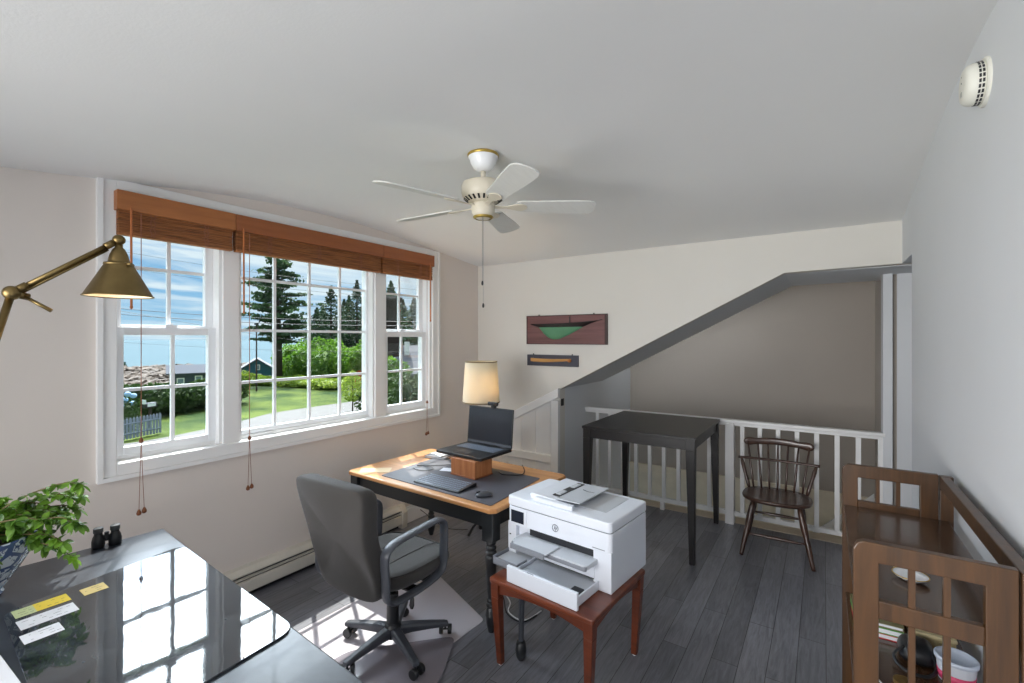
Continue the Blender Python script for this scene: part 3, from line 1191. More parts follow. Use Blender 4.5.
kb = thing('keyboard', 'slim black keyboard on the charcoal desk pad', 'keyboard', (-2.09, 2.312, Z0), R(-1.5))
c = MB().prism([(-.09, 0), (.09, 0), (.09, .021), (.08, .022), (-.086, .009), (-.09, .007)], 0, -.20, .20)
obj('case', c, M_plast2, kb, bevel=.001)
keys = MB()
rndk = random.Random(3)
Mt = Matrix.Rotation(R(4.3), 4, 'X')
for r_ in range(6):
    x = -.193
    y = -.080 + r_ * .0265
    while x < .178:
        wd = .017
        if r_ == 0 and -.13 < x < -.03:
            wd = .085
        if r_ in (1, 2) and (x < -.2):
            wd = .026
        keys.frus((x + wd / 2, y + .010, .0135), (wd, .021), (x + wd / 2, y + .010, .0175), (wd - .003, .017), Mt)
        x += wd + .0028  # key colour is lightened to carry the sheen from the window
tag(obj('keys', keys, mat('sheen_lit_keys', (108, 116, 132), .4), kb), 'charcoal keycaps with window sheen in their colour')

ms = thing('mouse', 'small black computer mouse beside the keyboard', 'mouse', (-1.735, 2.275, Z0), R(50))
secs = []
for t, hw, hh in ((-.05, .012, .006), (-.044, .024, .016), (-.025, .030, .026), (0, .031, .030), (.025, .029, .026), (.043, .022, .016), (.05, .010, .007)):
    secs.append([(t, hw * math.cos(a), .002 + hh * max(0, math.sin(a)) ** .7 + 0) for a in [PI * k / 8 for k in range(9)]] + [(t, -hw * .5, .0015), (t, hw * .5, .0015)])
obj('mouse_body', MB().loft(secs), M_plast, ms, smooth=True)
obj('scroll_wheel', MB().cyl((-.028, 0, .027), (-.028, 0, .0275), .001).box((-.036, -.003, .022), (-.022, .003, .031)), M_plast2, ms)
obj('mouse_buttons', MB().box((-.047, -.001, .016), (-.02, .001, .0285)), M_plast2, ms)

# wooden box under the laptop
wb = thing('wooden_block', 'reddish wooden block box propping up the laptop', 'box', (-2.085, 2.59, DZ), R(-4))
c = MB().box((-.115, -.09, .0045), (.115, .09, .125))
obj('box_body', c, wood('block_wood', (150, 88, 50), (190, 128, 84), .4, axis=2, scale=3), wb, bevel=.003)
obj('base_moulding', MB().box((-.12, -.095, .0045), (.12, .095, .014)), wood('block_wood_dark', (120, 66, 36), (150, 88, 50), .4, axis=0, scale=3), wb, bevel=.003)

# laptop
LZ = DZ + .126
lp = thing('laptop', 'open black laptop propped on a wooden block', 'laptop', (-2.16, 2.70, LZ), R(0))
ANG = R(-6)
lp.rotation_euler = (0, 0, ANG * .55)
ROOTS[lp.name] = Matrix.Translation(lp.location) @ lp.rotation_euler.to_matrix().to_4x4()
HW = .222
c = MB().prism(rrect(-HW, -.165, HW, .19, .012, 3), 2, 0, .020)
base = obj('base', c, M_plast2, lp, bevel=.002)
keys = MB()
for r_ in range(6):
    for k in range(17):
        x = -.185 + k * .0218
        keys.box((x, .015 + r_ * .021, .020), (x + .018, .015 + r_ * .021 + .017, .0218))  # sheen of the window is painted into these keys too
tag(obj('laptop_keys', keys, mat('laptop_sheen_keys', (112, 120, 134), .4), base), 'laptop keys with window sheen in their grey')
obj('touchpad', MB().box((-.07, -.13, .020), (.05, -.03, .0206)), mat('touchpad', (44, 46, 50), .3), base)
TL = Matrix.Translation((0, .183, .020)) @ Matrix.Rotation(R(-5), 4, 'X')
c = MB().box((-HW, -.004, .0), (HW, .006, .29), TL)
lid = obj('screen_lid', c, M_plast2, lp, bevel=.002)
obj('screen', MB().box((-HW + .010, -.0048, .030), (HW - .010, -.0042, .282), TL), mat('laptop_screen', (38, 42, 50), .22, var=.03), lid)
tag(obj('chin_strip', MB().box((-HW + .004, -.0052, .008), (HW - .004, -.0044, .024), TL), mat('bezel_grey', (84, 88, 96), .4), lid), 'grey strip under the screen')
for s in (-1, 1):
    obj('hinge', MB().cyl((s * .14 - .03, .185, .022), (s * .14 + .03, .185, .022), .007), M_plast, lp)

top = (ROOTS[lp.name] @ TL) @ Vector((.03, 0, .2905))
wc = thing('webcam', 'small black webcam clipped on top of the laptop screen', 'webcam', top, ANG * .55)
obj('camera_body', MB().tube([(-.045, -.012, .030), (.045, -.012, .030)], .015, 14, flat=(1, .8)), M_plast2, wc, bevel=.002)
obj('lens', MB().cyl((0, -.028, .030), (0, -.020, .030), .009).cyl((0, -.029, .030), (0, -.028, .030), .005), mat('lens_glass', (60, 66, 74), .1), wc, smooth=False)
obj('clip', MB().box((-.018, -.014, .001), (.018, .012, .016)).box((-.012, .0115, -.03), (.012, .014, .012)).box((-.016, -.0125, -.008), (.016, -.0095, .010)), M_plast2, wc, bevel=.001)

# papers, notebooks and cables on the desk
nb = thing('notebook', 'grey notebook lying at the back left of the desk under a paper', 'notebook', (-2.61, 2.83, DZ), R(8))
obj('cover', MB().box((-.10, -.075, 0), (.10, .075, .004)).box((-.10, -.075, .016), (.10, .075, .020)), mat('grey_cover', (112, 112, 116), .5), nb, bevel=.001)
obj('pages', MB().box((-.095, -.07, .004), (.096, .071, .016)), M_pw, nb)
o = obj('folded_paper', MB().prism([(-.075, 0), (.07, 0), (.075, .004), (0, .012), (-.075, .006)], 1, -.05, .05), M_pw)
o.location = (-2.615, 2.835, DZ + .0205)
o.rotation_euler = (0, 0, R(-12))
tag(o, 'folded white paper on top of the grey notebook', 'paper')
o = obj('paper_card', MB().box((-.05, -.04, 0), (.05, .04, .0008)), M_pw)
o.location = (-2.30, 2.58, Z0)
o.rotation_euler = (0, 0, R(20))
tag(o, 'small white card on the desk pad beside the wooden block', 'paper')
o = obj('envelope', MB().prism([(-.11, -.06), (.11, -.06), (.11, .06), (-.11, .06)], 2, 0, .0012).prism([(-.11, -.06), (.11, -.06), (0, .015)], 2, .0012, .0018), mat('cream_envelope', (214, 190, 150), .6, var=.03))
o.location = (-2.74, 2.28, DZ + .0005)
o.rotation_euler = (0, 0, R(38))
tag(o, 'cream envelope at the window end of the desk', 'envelope')
pts = [(-2.55 + .0, 2.42, Z0 + .003)]
ring = []
for k in range(15):
    a = R(-150 + k * 22)
    ring.append((-2.47 + .085 * math.cos(a), 2.50 + .055 * math.sin(a), Z0 + .0035 + .004 * (k / 14)))
ring += [(-2.42, 2.62, Z0 + .0045), (-2.34, 2.72, Z0 + .0045), (-2.28, 2.83, Z0+.005), (-2.24, 2.90, DZ + .004)]
tag(obj('cable', MB().tube(spline(ring, 5), .0028, 6), M_plast2, smooth=True), 'thin black cable curled on the desk pad behind the keyboard', 'cable')
pts = spline([(-1.92, 2.86, .75 + .13), (-1.86, 2.92, .745), (-1.80, 2.84, .736), (-1.78, 2.76, .738), (-1.88, 2.70, .737), (-1.95, 2.735, .736)], 7)
tag(obj('cable', MB().tube(pts[6:], .003, 6), M_plast2, smooth=True), 'black charging cable trailing on the wood behind the laptop', 'cable')

# ---------------------------------------------------------------- table lamp on a small stand behind the desk
st = thing('side_table', 'small round dark stand behind the desk carrying the table lamp', 'table', (-2.50, 3.24, 0))
obj('tabletop', MB().lathe([(0, .585), (.125, .585), (.13, .592), (.13, .603), (.125, .61), (0, .61)], seg=32), M_ebony2, st, smooth=False)
obj('column', MB().lathe([(0, .03), (.02, .03), (.03, .10), (.018, .16), (.022, .35), (.016, .5), (.03, .585), (0, .585)], seg=20), M_ebony2, st, smooth=True)
for k in range(3):
    a = R(k * 120 + 20)
    obj('foot', MB().tube(spline([(0, 0, .10), (.08 * math.cos(a), .08 * math.sin(a), .08), (.15 * math.cos(a), .15 * math.sin(a), .012)], 4), .011, 8), M_ebony2, st, smooth=True)
tl = thing('table_lamp', 'table lamp with a glowing cream drum shade behind the laptop', 'lamp', (-2.50, 3.24, .61))
obj('lamp_base', MB().lathe([(0, 0), (.07, 0), (.072, .015), (.05, .03), (.035, .06), (.06, .14), (.068, .22), (.05, .31), (.022, .37), (.014, .40), (.012, .47), (0, .47)], seg=28), M_brass, tl, smooth=True)
m_sh = mat('cream_lampshade', (240, 230, 205), .8, var=.02, transl=.25)
s0, s1 = .53, .89
obj('lamp_shade', MB().lathe([(.163, s0), (.140, s1), (.138, s1), (.161, s0), (.163, s0)], seg=48), m_sh, tl, smooth=True)
m_rim = mat('shade_trim', (122, 100, 62), .7)
for prof_, w_ in (([(.164, s0), (.1655, s0 + .004), (.1645, s0 + .010), (.163, s0 + .010)], 'bottom'), ([(.1405, s1 - .008), (.1425, s1 - .004), (.1415, s1 + .001), (.138, s1 + .001)], 'top')):
    tag(obj('shade_rim', MB().lathe(prof_, seg=48), m_rim, tl, smooth=True), 'brown binding on the %s rim of the shade' % w_)
obj('bulb', MB().ell((0, 0, .60), (.028, .028, .04)), mat('lamp_bulb', (255, 240, 210), .4, emit=(255, 214, 150), estr=5), tl, smooth=True)
d_ = bpy.data.lights.new('table_lamp_glow', 'POINT')
d_.energy = 4.5
d_.color = (1, .70, .38)
d_.shadow_soft_size = .04
o_ = bpy.data.objects.new('table_lamp_glow', d_)
COL.objects.link(o_)
o_.location = (-2.50, 3.24, 1.27)
o_['kind'] = 'helper'

# ---------------------------------------------------------------- chair mats
def clear_mat(name, a, c_):
    m, nt, b = base_mat(name)
    b.inputs['Base Color'].default_value = (*lin(c_), 1)
    b.inputs['Roughness'].default_value = .14
    setp(b, 'Specular IOR Level', .6)
    setp(b, 'Transmission Weight', 0)
    tr = nt.nodes.new('ShaderNodeBsdfTransparent')
    mx = nt.nodes.new('ShaderNodeMixShader')
    mx.inputs[0].default_value = a
    out = nt.nodes['Material Output']
    nt.links.new(tr.outputs[0], mx.inputs[1])
    nt.links.new(b.outputs[0], mx.inputs[2])
    nt.links.new(mx.outputs[0], out.inputs['Surface'])
    return m


M_mat1 = clear_mat('frosted_chair_mat', .94, (212, 206, 212))
M_mat2 = clear_mat('smoky_chair_mat', .75, (150, 144, 152))
c = MB().prism(rquad([(-2.56, .62), (-1.80, .60), (-1.70, 2.235), (-2.50, 2.56)], .03), 2, .001, .0045)
tag(obj('chair_mat', c, M_mat1, bevel=.0015), 'frosted plastic chair mat lying under the office chair, lit by the sun', 'chair mat')
c = MB().prism(rquad([(-2.2, .50), (-1.38, .46), (-1.58, 1.72), (-1.74, 2.02), (-2.14, 1.60)], .06), 2, .0055, .009)
tag(obj('chair_mat', c, M_mat2, bevel=.0015), 'smoky plastic chair mat lapping over the frosted one nearer the viewer', 'chair mat')

# ---------------------------------------------------------------- office chair
M_up = mat('charcoal_upholstery', (58, 55, 53), .9, var=.10, nscale=5, bump=.25, bscale=260, sheen=.15)
CH = (-1.975, 1.765, 0)
oc = thing('office_chair', 'dark grey fabric office chair with looped arms on a five-star base', 'chair', CH, R(0))
# base
hub = MB().lathe([(0, .06), (.04, .06), (.046, .075), (.046, .12), (.040, .135), (.034, .14), (.034, .26), (.029, .262), (.029, .30), (.0, .30)], seg=24)
obj('gas_lift', hub, M_plast2, oc, smooth=False, bevel=.002)
obj('piston', MB().cyl((0, 0, .30), (0, 0, .41), .015), M_chrome, oc, smooth=True)
for k in range(5):
    a = R(-20 + k * 72)
    ca, sa = math.cos(a), math.sin(a)
    c = MB()
    secs = []
    for t, zt_, w_, h_ in ((.02, .122, .030, .055), (.10, .118, .027, .046), (.20, .104, .023, .036), (.285, .090, .020, .028), (.305, .084, .018, .022)):
        y = [(-w_, zt_ - h_ * .25), (-w_ * .65, zt_), (w_ * .65, zt_), (w_, zt_ - h_ * .25), (w_ * .8, zt_ - h_), (-w_ * .8, zt_ - h_)]
        secs.append([(t * ca - p * sa, t * sa + p * ca, z) for p, z in y])
    leg = obj('base_leg', c.loft(secs), M_plast, oc, smooth=False, bevel=.003)
    r_ = .29
    b2 = a + .9 * k + .4
    T = Matrix.Translation((r_ * ca, r_ * sa, 0)) @ Matrix.Rotation(b2, 4, 'Z')
    c = MB()
    for s in (-1, 1):
        pr = [(0, 0), (.0245, 0), (.026, .004), (.026, .018), (.0245, .022), (0, .022)]
        c.lathe(pr, seg=18, M=T @ Matrix.Translation((.012, s * .015 + (.0 if s > 0 else 0.0), .0345)) @ Matrix.Rotation(R(-90 * s), 4, 'X') @ Matrix.Translation((0, 0, -.002)))
    c.cyl(T @ Vector((.012, -.03, .0345)), T @ Vector((.012, .03, .0345)), .005, seg=8)
    c.cyl(T @ Vector((0, 0, .04)), T @ Vector((0, 0, .075)), .007, seg=8)
    obj('caster', c, M_plast2, leg, bevel=.001)
# mechanism and lever
c = MB().frus((0, 0, .395), (.12, .20), (0, 0, .425), (.24, .28)).box((-.10, -.10, .405), (.10, .10, .43))
obj('tilt_mechanism', c, M_plast2, oc, bevel=.004)
c = MB().tube(spline([(.06, .02, .41), (.13, .01, .395), (.155, .0, .37), (.16, -.01, .335)], 5), .0045, 8)
lv = obj('height_lever', c, M_plast2, oc, smooth=True)
obj('lever_paddle', MB().tube([(.16, -.01, .345), (.163, -.014, .32), (.168, -.022, .29), (.170, -.024, .275)], [.008, .014, .017, .010], 10, flat=(1, .5)), M_plast2, lv, smooth=True)


def cushion(sec, name, m, par, sub=2, matx=None):
    """SEC: rings of (x,y,z) points"""
    mb = MB()
    if matx is not None:
        sec = [[matx @ Vector(p) for p in s] for s in sec]
    mb.loft(sec)
    return obj(name, mb, m, par, smooth=True, subsurf=sub)


# seat: superellipse rings from bottom to top
def ring(cx, cy, z, rx, ry, n=20, p=3.2, dz=None):
    out = []
    for k in range(n):
        a = 2 * PI * k / n
        ca, sa = math.cos(a), math.sin(a)
        x = rx * math.copysign(abs(ca) ** (2 / p), ca)
        y = ry * math.copysign(abs(sa) ** (2 / p), sa)
        out.append((cx + x, cy + y, z + (dz(x / rx, y / ry) if dz else 0)))
    return out


dzs = lambda u, v: -.035 * max(0, v - .4) ** 1.2 + .012 * u * u
sec = [ring(0, .02, .425, .13, .14), ring(0, .02, .425, .225, .235, dz=dzs), ring(0, .02, .437, .252, .262, dz=dzs), ring(0, .02, .475, .262, .272, dz=dzs), ring(0, .02, .505, .254, .264, dz=dzs),
       ring(0, .02, .517, .225, .235, dz=dzs), ring(0, .02, .518, .12, .12)]
seat = cushion(sec, 'seat_cushion', M_up, oc, 1)
pipe = [Vector(p) for p in ring(0, .02, .508, .247, .257, 40, dz=dzs)]
obj('piping', MB().tube(pipe + [pipe[0]], .004, 6, caps=False), M_up, seat, smooth=True)
for x in (-.085, .085):
    obj('stitch_line', MB().tube([(x, -.20, .5165), (x, 0, .521), (x, .17, .518), (x, .23, .509)], .002, 6), mat('seam_thread', (50, 49, 48), .9), seat, smooth=True)

# backrest, tall and waisted; rings in x-z, stacked along y (thickness)


def back_ring(y, sc, dy=0.0):
    # outline in x,z of the back: broad at the top, waisted in the middle, wide low
    pts = [(.0, .425), (-.12, .426), (-.19, .432), (-.222, .455), (-.236, .52), (-.234, .60), (-.222, .68), (-.222, .76), (-.238, .84), (-.256, .92), (-.264, .975), (-.25, 1.005), (-.19, 1.02), (0, 1.025)]
    pts = pts + [(-x, z) for x, z in pts[-2:0:-1]]
    out = []
    for x, z in pts:
        t = (z - .425) / .60
        yy = y + dy - .02 * math.sin(t * PI) - .15 * max(0, t - .08) ** 1.1     # leans backwards
        yy += .025 * (x / .25) ** 2
        cx, czz = 0, .73
        out.append((cx + (x - cx) * sc, yy, czz + (z - czz) * sc))
    return out


Y0 = -.275
sec = [back_ring(Y0 - .042, .55), back_ring(Y0 - .042, .93), back_ring(Y0 - .038, .985), back_ring(Y0 - .02, 1.0), back_ring(Y0 + .030, .99), back_ring(Y0 + .060, .96), back_ring(Y0 + .072, .86), back_ring(Y0 + .072, .5)]
bk = cushion(sec, 'backrest', M_up, oc, 1)
c = MB().tube(spline([(0, .02, .415), (0, -.16, .41), (0, -.26, .42), (0, -.30, .46)], 5), .022, 10, flat=(.5, 1.7))
obj('back_bracket', c, M_plast2, oc, smooth=True)
# loop arms
for s in (-1, 1):
    X_ = s * .262
    P = [(X_, -.17, .425), (X_, -.24, .435), (X_, -.275, .47), (X_, -.280, .55), (X_, -.285, .64), (X_, -.28, .68), (X_, -.25, .705), (X_, -.20, .718), (X_, -.05, .728), (X_, .06, .732), (X_, .105, .722), (X_, .125, .69),
         (X_, .125, .62), (X_, .12, .53), (X_, .115, .48), (X_, .08, .445), (X_, .0, .430), (X_, -.10, .424), (X_, -.17, .425)]
    c = MB().tube(spline(P, 5), .022, 12, flat=(.52, 1.35), caps=False)
    arm = obj('armrest', c, M_plast, oc, smooth=True)
    for yb in (-.10, .02):
        obj('arm_bracket', MB().box((min(X_, s * .16), yb, .412), (max(X_, s * .16), yb + .06, .424)), M_plast2, arm, bevel=.002)

# ---------------------------------------------------------------- printer stand
M_cherry = wood('cherry_wood', (84, 38, 20), (118, 56, 30), .32, axis=0, scale=3, coat=.2)
PS = (-1.125, 2.215, 0)
PZ = .455
ps = thing('printer_table', 'reddish brown wooden end table carrying the printer', 'table', PS, R(-4.5))
hw, hd_ = .305, .295
c = MB().prism(rrect(-hw, -hd_, hw, hd_, .015, 3), 2, PZ - .024, PZ)
obj('tabletop', c, M_cherry, ps, bevel=.005)
for (x0, y0, x1, y1) in ((-hw + .03, -hd_ + .02, hw - .03, -hd_ + .04), (-hw + .03, hd_ - .04, hw - .03, hd_ - .02)):
    c = MB()
    n = 12
    low = [(x0 + (x1 - x0) * k / n, PZ - .085 + .035 * math.sin(PI * k / n)) for k in range(n + 1)]
    c.prism(low + [(x1, PZ - .024), (x0, PZ - .024)], 1, y0, y1)
    obj('apron', c, M_cherry, ps, bevel=.002)
for x in (-1, 1):
    c = MB()
    n = 12
    y0, y1 = -hd_ + .03, hd_ - .03
    low = [(y0 + (y1 - y0) * k / n, PZ - .085 + .035 * math.sin(PI * k / n)) for k in range(n + 1)]
    c.prism(low + [(y1, PZ - .024), (y0, PZ - .024)], 0, x * (hw - .03) - .01, x * (hw - .03) + .01)
    obj('apron', c, M_cherry, ps, bevel=.002)
for x in (-1, 1):
    for y in (-1, 1):
        ox, oy = x * (hw - .032), y * (hd_ - .032)
        c = MB().frus((ox - x * .014, oy - y * .012, .006), (.030, .030), (ox, oy, PZ - .10), (.046, .046)).frus((ox, oy, PZ - .10), (.046, .046), (ox, oy, PZ - .024), (.050, .050))
        lg = obj('leg', c, M_cherry, ps, bevel=.003)
        obj('glide', MB().cyl((ox - x * .014, oy - y * .012, 0), (ox - x * .014, oy - y * .012, .006), .011), M_vinyl, lg)

# ---------------------------------------------------------------- printer
M_pr = mat('printer_white', (222, 226, 234), .42, var=.01)
M_prg = mat('printer_grey', (128, 131, 138), .45, var=.02)
M_prl = mat('printer_light_grey', (190, 194, 200), .45, var=.02)
M_dk = mat('printer_dark', (36, 37, 41), .4)
pr = thing('printer', 'white multifunction printer with its paper trays pulled out', 'printer', (-1.160, 2.378, PZ + .001), R(-6))
PW, PD = .328, .207           # half sizes
H1, H2 = .290, .347
c = MB().prism(rrect(-PW, -PD + .03, PW, PD, .02, 4), 2, 0, .20)
c.prism(rrect(-PW, -PD, PW, PD, .022, 4), 2, .19, H1)
c.box((-PW, -PD, .0), (-PW + .06, -PD + .06, .20)).box((PW - .10, -PD, 0), (PW, -PD + .06, .20))
obj('body', c, M_pr, pr, bevel=.004)
c = MB().prism(rrect(-PW - .002, -PD - .006, PW + .002, PD, .024, 4), 2, H1 + .004, H2)
lidp = obj('scanner_lid', c, M_pr, pr, bevel=.008, bseg=3)
obj('shadow_gap', MB().prism(rrect(-PW + .006, -PD + .004, PW - .006, PD - .006, .02, 3), 2, H1, H1 + .004), M_dk, pr)
# document feeder on the lid
c = MB().prism([(-.20, H2), (.02, H2), (.02, H2 + .006), (-.03, H2 + .022), (-.19, H2 + .030), (-.205, H2 + .02)], 1, -.16, .19)
fe = obj('document_feeder', c, M_pr, lidp, bevel=.004)
c = MB().box((-.035, -.15, -.002), (.115, .175, .004), Matrix.Translation((.0, 0, H2 + .026)) @ Matrix.Rotation(R(-2), 4, 'Y'))
obj('feeder_tray', c, M_prl, fe, bevel=.003)
obj('feeder_slot', MB().box((-.085, -.11, H2 + .0255), (-.040, .16, H2 + .0285)), M_dk, fe)
obj('feeder_guide', MB().box((-.078, -.09, H2 + .0265), (-.046, -.02, H2 + .034)), M_prl, fe, bevel=.002)
obj('feeder_guide', MB().box((-.078, .06, H2 + .0265), (-.046, .13, H2 + .034)), M_prl, fe, bevel=.002)
obj('feeder_mark', MB().tube([(.01, .06, H2 + .0315), (.05, .045, H2 + .032), (.09, .05, H2 + .032)], .0018, 6), M_dk, fe)
obj('feeder_handle', MB().prism([(-.16, -.190), (.095, -.190), (.085, -.15), (-.15, -.15)], 2, H2 - .004, H2 + .02), M_pr, fe, bevel=.006)
obj('output_bed', MB().box((.05, -.10, H2), (.24, .17, H2 + .0012)), M_prl, lidp)
# display, logo
scr = obj('control_panel', MB().box((-PW + .015, -PD - .004, .19), (-PW + .135, -PD + .002, H1 - .004)), M_pr, pr, bevel=.002)
obj('touch_screen', MB().box((-PW + .028, -PD - .0055, .205), (-PW + .118, -PD - .003, H1 - .018)), mat('dark_display', (38, 42, 52), .15), scr)
lx, lz = .0, .240
c = MB()
ringp = [(lx + .0185 * math.cos(2 * PI * k / 28), -PD - .001, lz + .0185 * math.sin(2 * PI * k / 28)) for k in range(29)]
c.tube(ringp, .0016, 6, caps=False)
lg_ = obj('round_logo', c, mat('logo_grey', (84, 88, 98), .4), pr)


def stroke(p, q, w_=.0013):
    return ((lx + p[0], -PD - .0012, lz + p[1]), (lx + q[0], -PD - .0012, lz + q[1]), w_)


c = MB()
for p, q in (((-.006, -.0055), (.000, .0165)), ((-.0035, .003), (.0005, .0045)), ((.0005, .0045), (-.0012, -.0055)), ((.0008, -.016), (.0062, .0045)), ((.0062, .0045), (.0095, .003)), ((.0095, .003), (.0075, -.0045)), ((.0075, -.0045), (.0045, -.0055))):
    a, b2, w_ = stroke(p, q)
    c.cyl(a, b2, w_, seg=6)
obj('logo_letters', c, mat('logo_grey', (84, 88, 98), .4), lg_)
obj('model_plate', MB().box((PW - .105, -PD - .0008, .203), (PW - .035, -PD + .001, .2065)), mat('grey_print', (120, 124, 132), .5), pr)
obj('power_light', MB().box((-PW + .012, -PD - .001, .125), (-PW + .024, -PD + .001, .131)), M_dk, pr)
# paper outlet
obj('paper_outlet', MB().box((-PW + .155, -PD + .005, .155), (PW - .10, -PD + .10, .192)), M_dk, pr)
c = MB().prism(rrect(-PW + .105, -PD - .105, PW - .075, -PD + .05, .03, 4), 2, .130, .152)
ot = obj('output_tray', c, M_prl, pr, bevel=.004)
obj('tray_rim', MB().prism(rrect(-PW + .11, -PD - .109, PW - .08, -PD - .085, .012, 3), 2, .126, .146), M_prg, ot, bevel=.003)
obj('tray_extender', MB().prism(rrect(-PW + .15, -PD - .145, -PW + .37, -PD - .02, .01, 3), 2, .153, .160), M_prl, ot, bevel=.002)
obj('extender_lip', MB().prism(rrect(-PW + .14, -PD - .152, -PW + .36, -PD - .140, .006, 3), 2, .134, .160), M_prg, ot, bevel=.002)
obj('lower_front', MB().box((-PW + .065, -PD - .005, .052), (PW - .09, -PD + .06, .132)), M_pr, pr, bevel=.004)
# open paper drawer
FY = -PD - .225
DXa, DXb = -.135, .262
c = MB().box((DXa - .012, FY, 0), (DXb + .012, FY + .018, .082)).box((DXa, FY + .018, .002), (DXa + .008, -PD + .03, .048)).box((DXb - .010, FY + .018, .002), (DXb - .002, -PD + .03, .048)).box((DXa, FY + .018, .002), (DXb - .002, -PD + .03, .008))
dr = obj('paper_drawer', c, M_pr, pr, bevel=.006, bseg=3)
obj('drawer_interior', MB().box((DXa + .012, FY + .020, .010), (DXb - .014, -PD + .02, .036)), M_prl, dr, bevel=.002)
obj('drawer_guide', MB().box((DXb - .075, FY + .05, .036), (DXb - .022, FY + .12, .042)).box((DXb - .07, FY + .055, .042), (DXb - .03, FY + .07, .050)), M_dk, dr)
obj('drawer_mark', MB().box((-.02, FY + .004, .0822), (.02, FY + .010, .0828)), mat('grey_print', (120, 124, 132), .5), dr)
obj('drawer_gap', MB().box((-PW + .06, -PD - .003, .048), (PW - .095, -PD + .03, .060)), M_dk, pr)
# grey cassette corner sticking out beside the drawer
c = MB().box((-PW, -PD - .13, .0), (-PW + .008, -PD + .03, .046)).box((-PW, -PD - .13, .0), (DXa - .014, -PD - .122, .040)).box((DXa - .022, -PD - .13, 0), (DXa - .014, -PD - .05, .046)).box((-PW, -PD - .13, .0), (DXa - .014, -PD + .03, .008))
sd_ = obj('side_tray', c, M_prg, pr, bevel=.002)
obj('tray_liner', MB().box((-PW + .012, -PD - .118, .008), (DXa - .024, -PD + .028, .030)), M_prl, sd_, bevel=.002)

# dark pole standing behind the printer table leg, and loose cables on the floor
t = thing('floor_pole', 'black and grey pole on a rounded foot standing just behind the printer table leg', 'pole', (-1.335, 2.075, 0))
obj('pole_shaft', MB().cyl((0, 0, .09), (0, .012, .39), .0145, seg=14).box((-.004, -.016, .12), (.004, -.008, .37)), M_plast, t, smooth=False)
obj('rounded_foot', MB().lathe([(0, 0), (.018, 0), (.027, .02), (.030, .05), (.026, .085), (.018, .10), (0, .10)], seg=18), M_ebony, t, smooth=True)
for lab, m_, off in (('black power cord looping on the floor under the desk', M_plast2, 0), ('white cord running beside the black one under the desk', M_vinyl, .018)):
    pts = spline([(-1.93 + off * 2, 2.62, .008), (-1.80 + off * 2, 2.52, .05 - off), (-1.70 + off * 2, 2.44 + off, .035 - off), (-1.62, 2.36 + off, .008), (-1.50, 2.34 + off, .006), (-1.46, 2.45 + off * 3, .006)], 7)
    tag(obj('power_cord', MB().tube(pts, .004, 6), m_, smooth=True), lab, 'cable')
pts = spline([(-2.9, 2.9, .22), (-2.86, 3.0, .12), (-2.80, 3.1, .02), (-2.7, 3.15, .008), (-2.62, 3.2, .008)], 7)
tag(obj('power_cord', MB().tube(pts, .003, 6), M_plast2, smooth=True), 'thin dark cord dropping to the floor near the heater end', 'cable')

# ---------------------------------------------------------------- ceiling fan
M_fan = mat('fan_almond_white', (214, 206, 188), .4, var=.02)
M_blade = mat('fan_blade', (214, 214, 210), .5, var=.03, stretch=(8, 1, 1))
FC = (-1.521, 1.989, 2.684)
cf = thing('ceiling_fan', 'white five-blade ceiling fan with pull chains hanging from the ridge', 'ceiling fan', FC)
cf.scale = (1.03, 1.03, 1.03)
obj('canopy', MB().lathe([(0, .02), (.078, .02), (.080, .0), (.078, -.012), (.070, -.018), (.066, -.040), (.052, -.066), (.034, -.080), (.016, -.084), (0, -.084)], seg=36), M_vinyl, cf, smooth=True)
tag(obj('canopy_ring', MB().lathe([(.0795, .005), (.0825, .0), (.0795, -.010), (.076, -.012)], seg=36), mat('tarnished_brass_ring', (176, 150, 74), .35, metal=.6), cf, smooth=True), 'tarnished brass ring')
obj('downrod', MB().cyl((0, 0, -.08), (0, 0, -.135), .0135), M_fan, cf, smooth=True)
obj('motor_housing', MB().lathe([(0, -.128), (.040, -.130), (.085, -.140), (.108, -.150), (.113, -.160), (.113, -.200), (.109, -.215), (.100, -.228), (.075, -.245), (.062, -.250), (0, -.250)], seg=44), M_fan, cf, smooth=True)
for k in range(22):
    a = 2 * PI * k / 22
    T = Matrix.Rotation(a, 4, 'Z')
    obj('vent_slot', MB().prism([(.078, -.2435), (.101, -.2275), (.1025, -.2295), (.0795, -.2455)], 1, -.0065, .0035, T), M_black, cf)
obj('switch_housing', MB().lathe([(0, -.248), (.058, -.250), (.062, -.262), (.060, -.300), (.050, -.322), (.030, -.332), (0, -.334)], seg=32), M_fan, cf, smooth=True)
tag(obj('bottom_ring', MB().lathe([(.052, -.3195), (.054, -.323), (.047, -.330), (.040, -.3315)], seg=32), mat('tarnished_brass_ring', (176, 150, 74), .35, metal=.6), cf, smooth=True), 'brass ring under the hub')
BZ = -.262
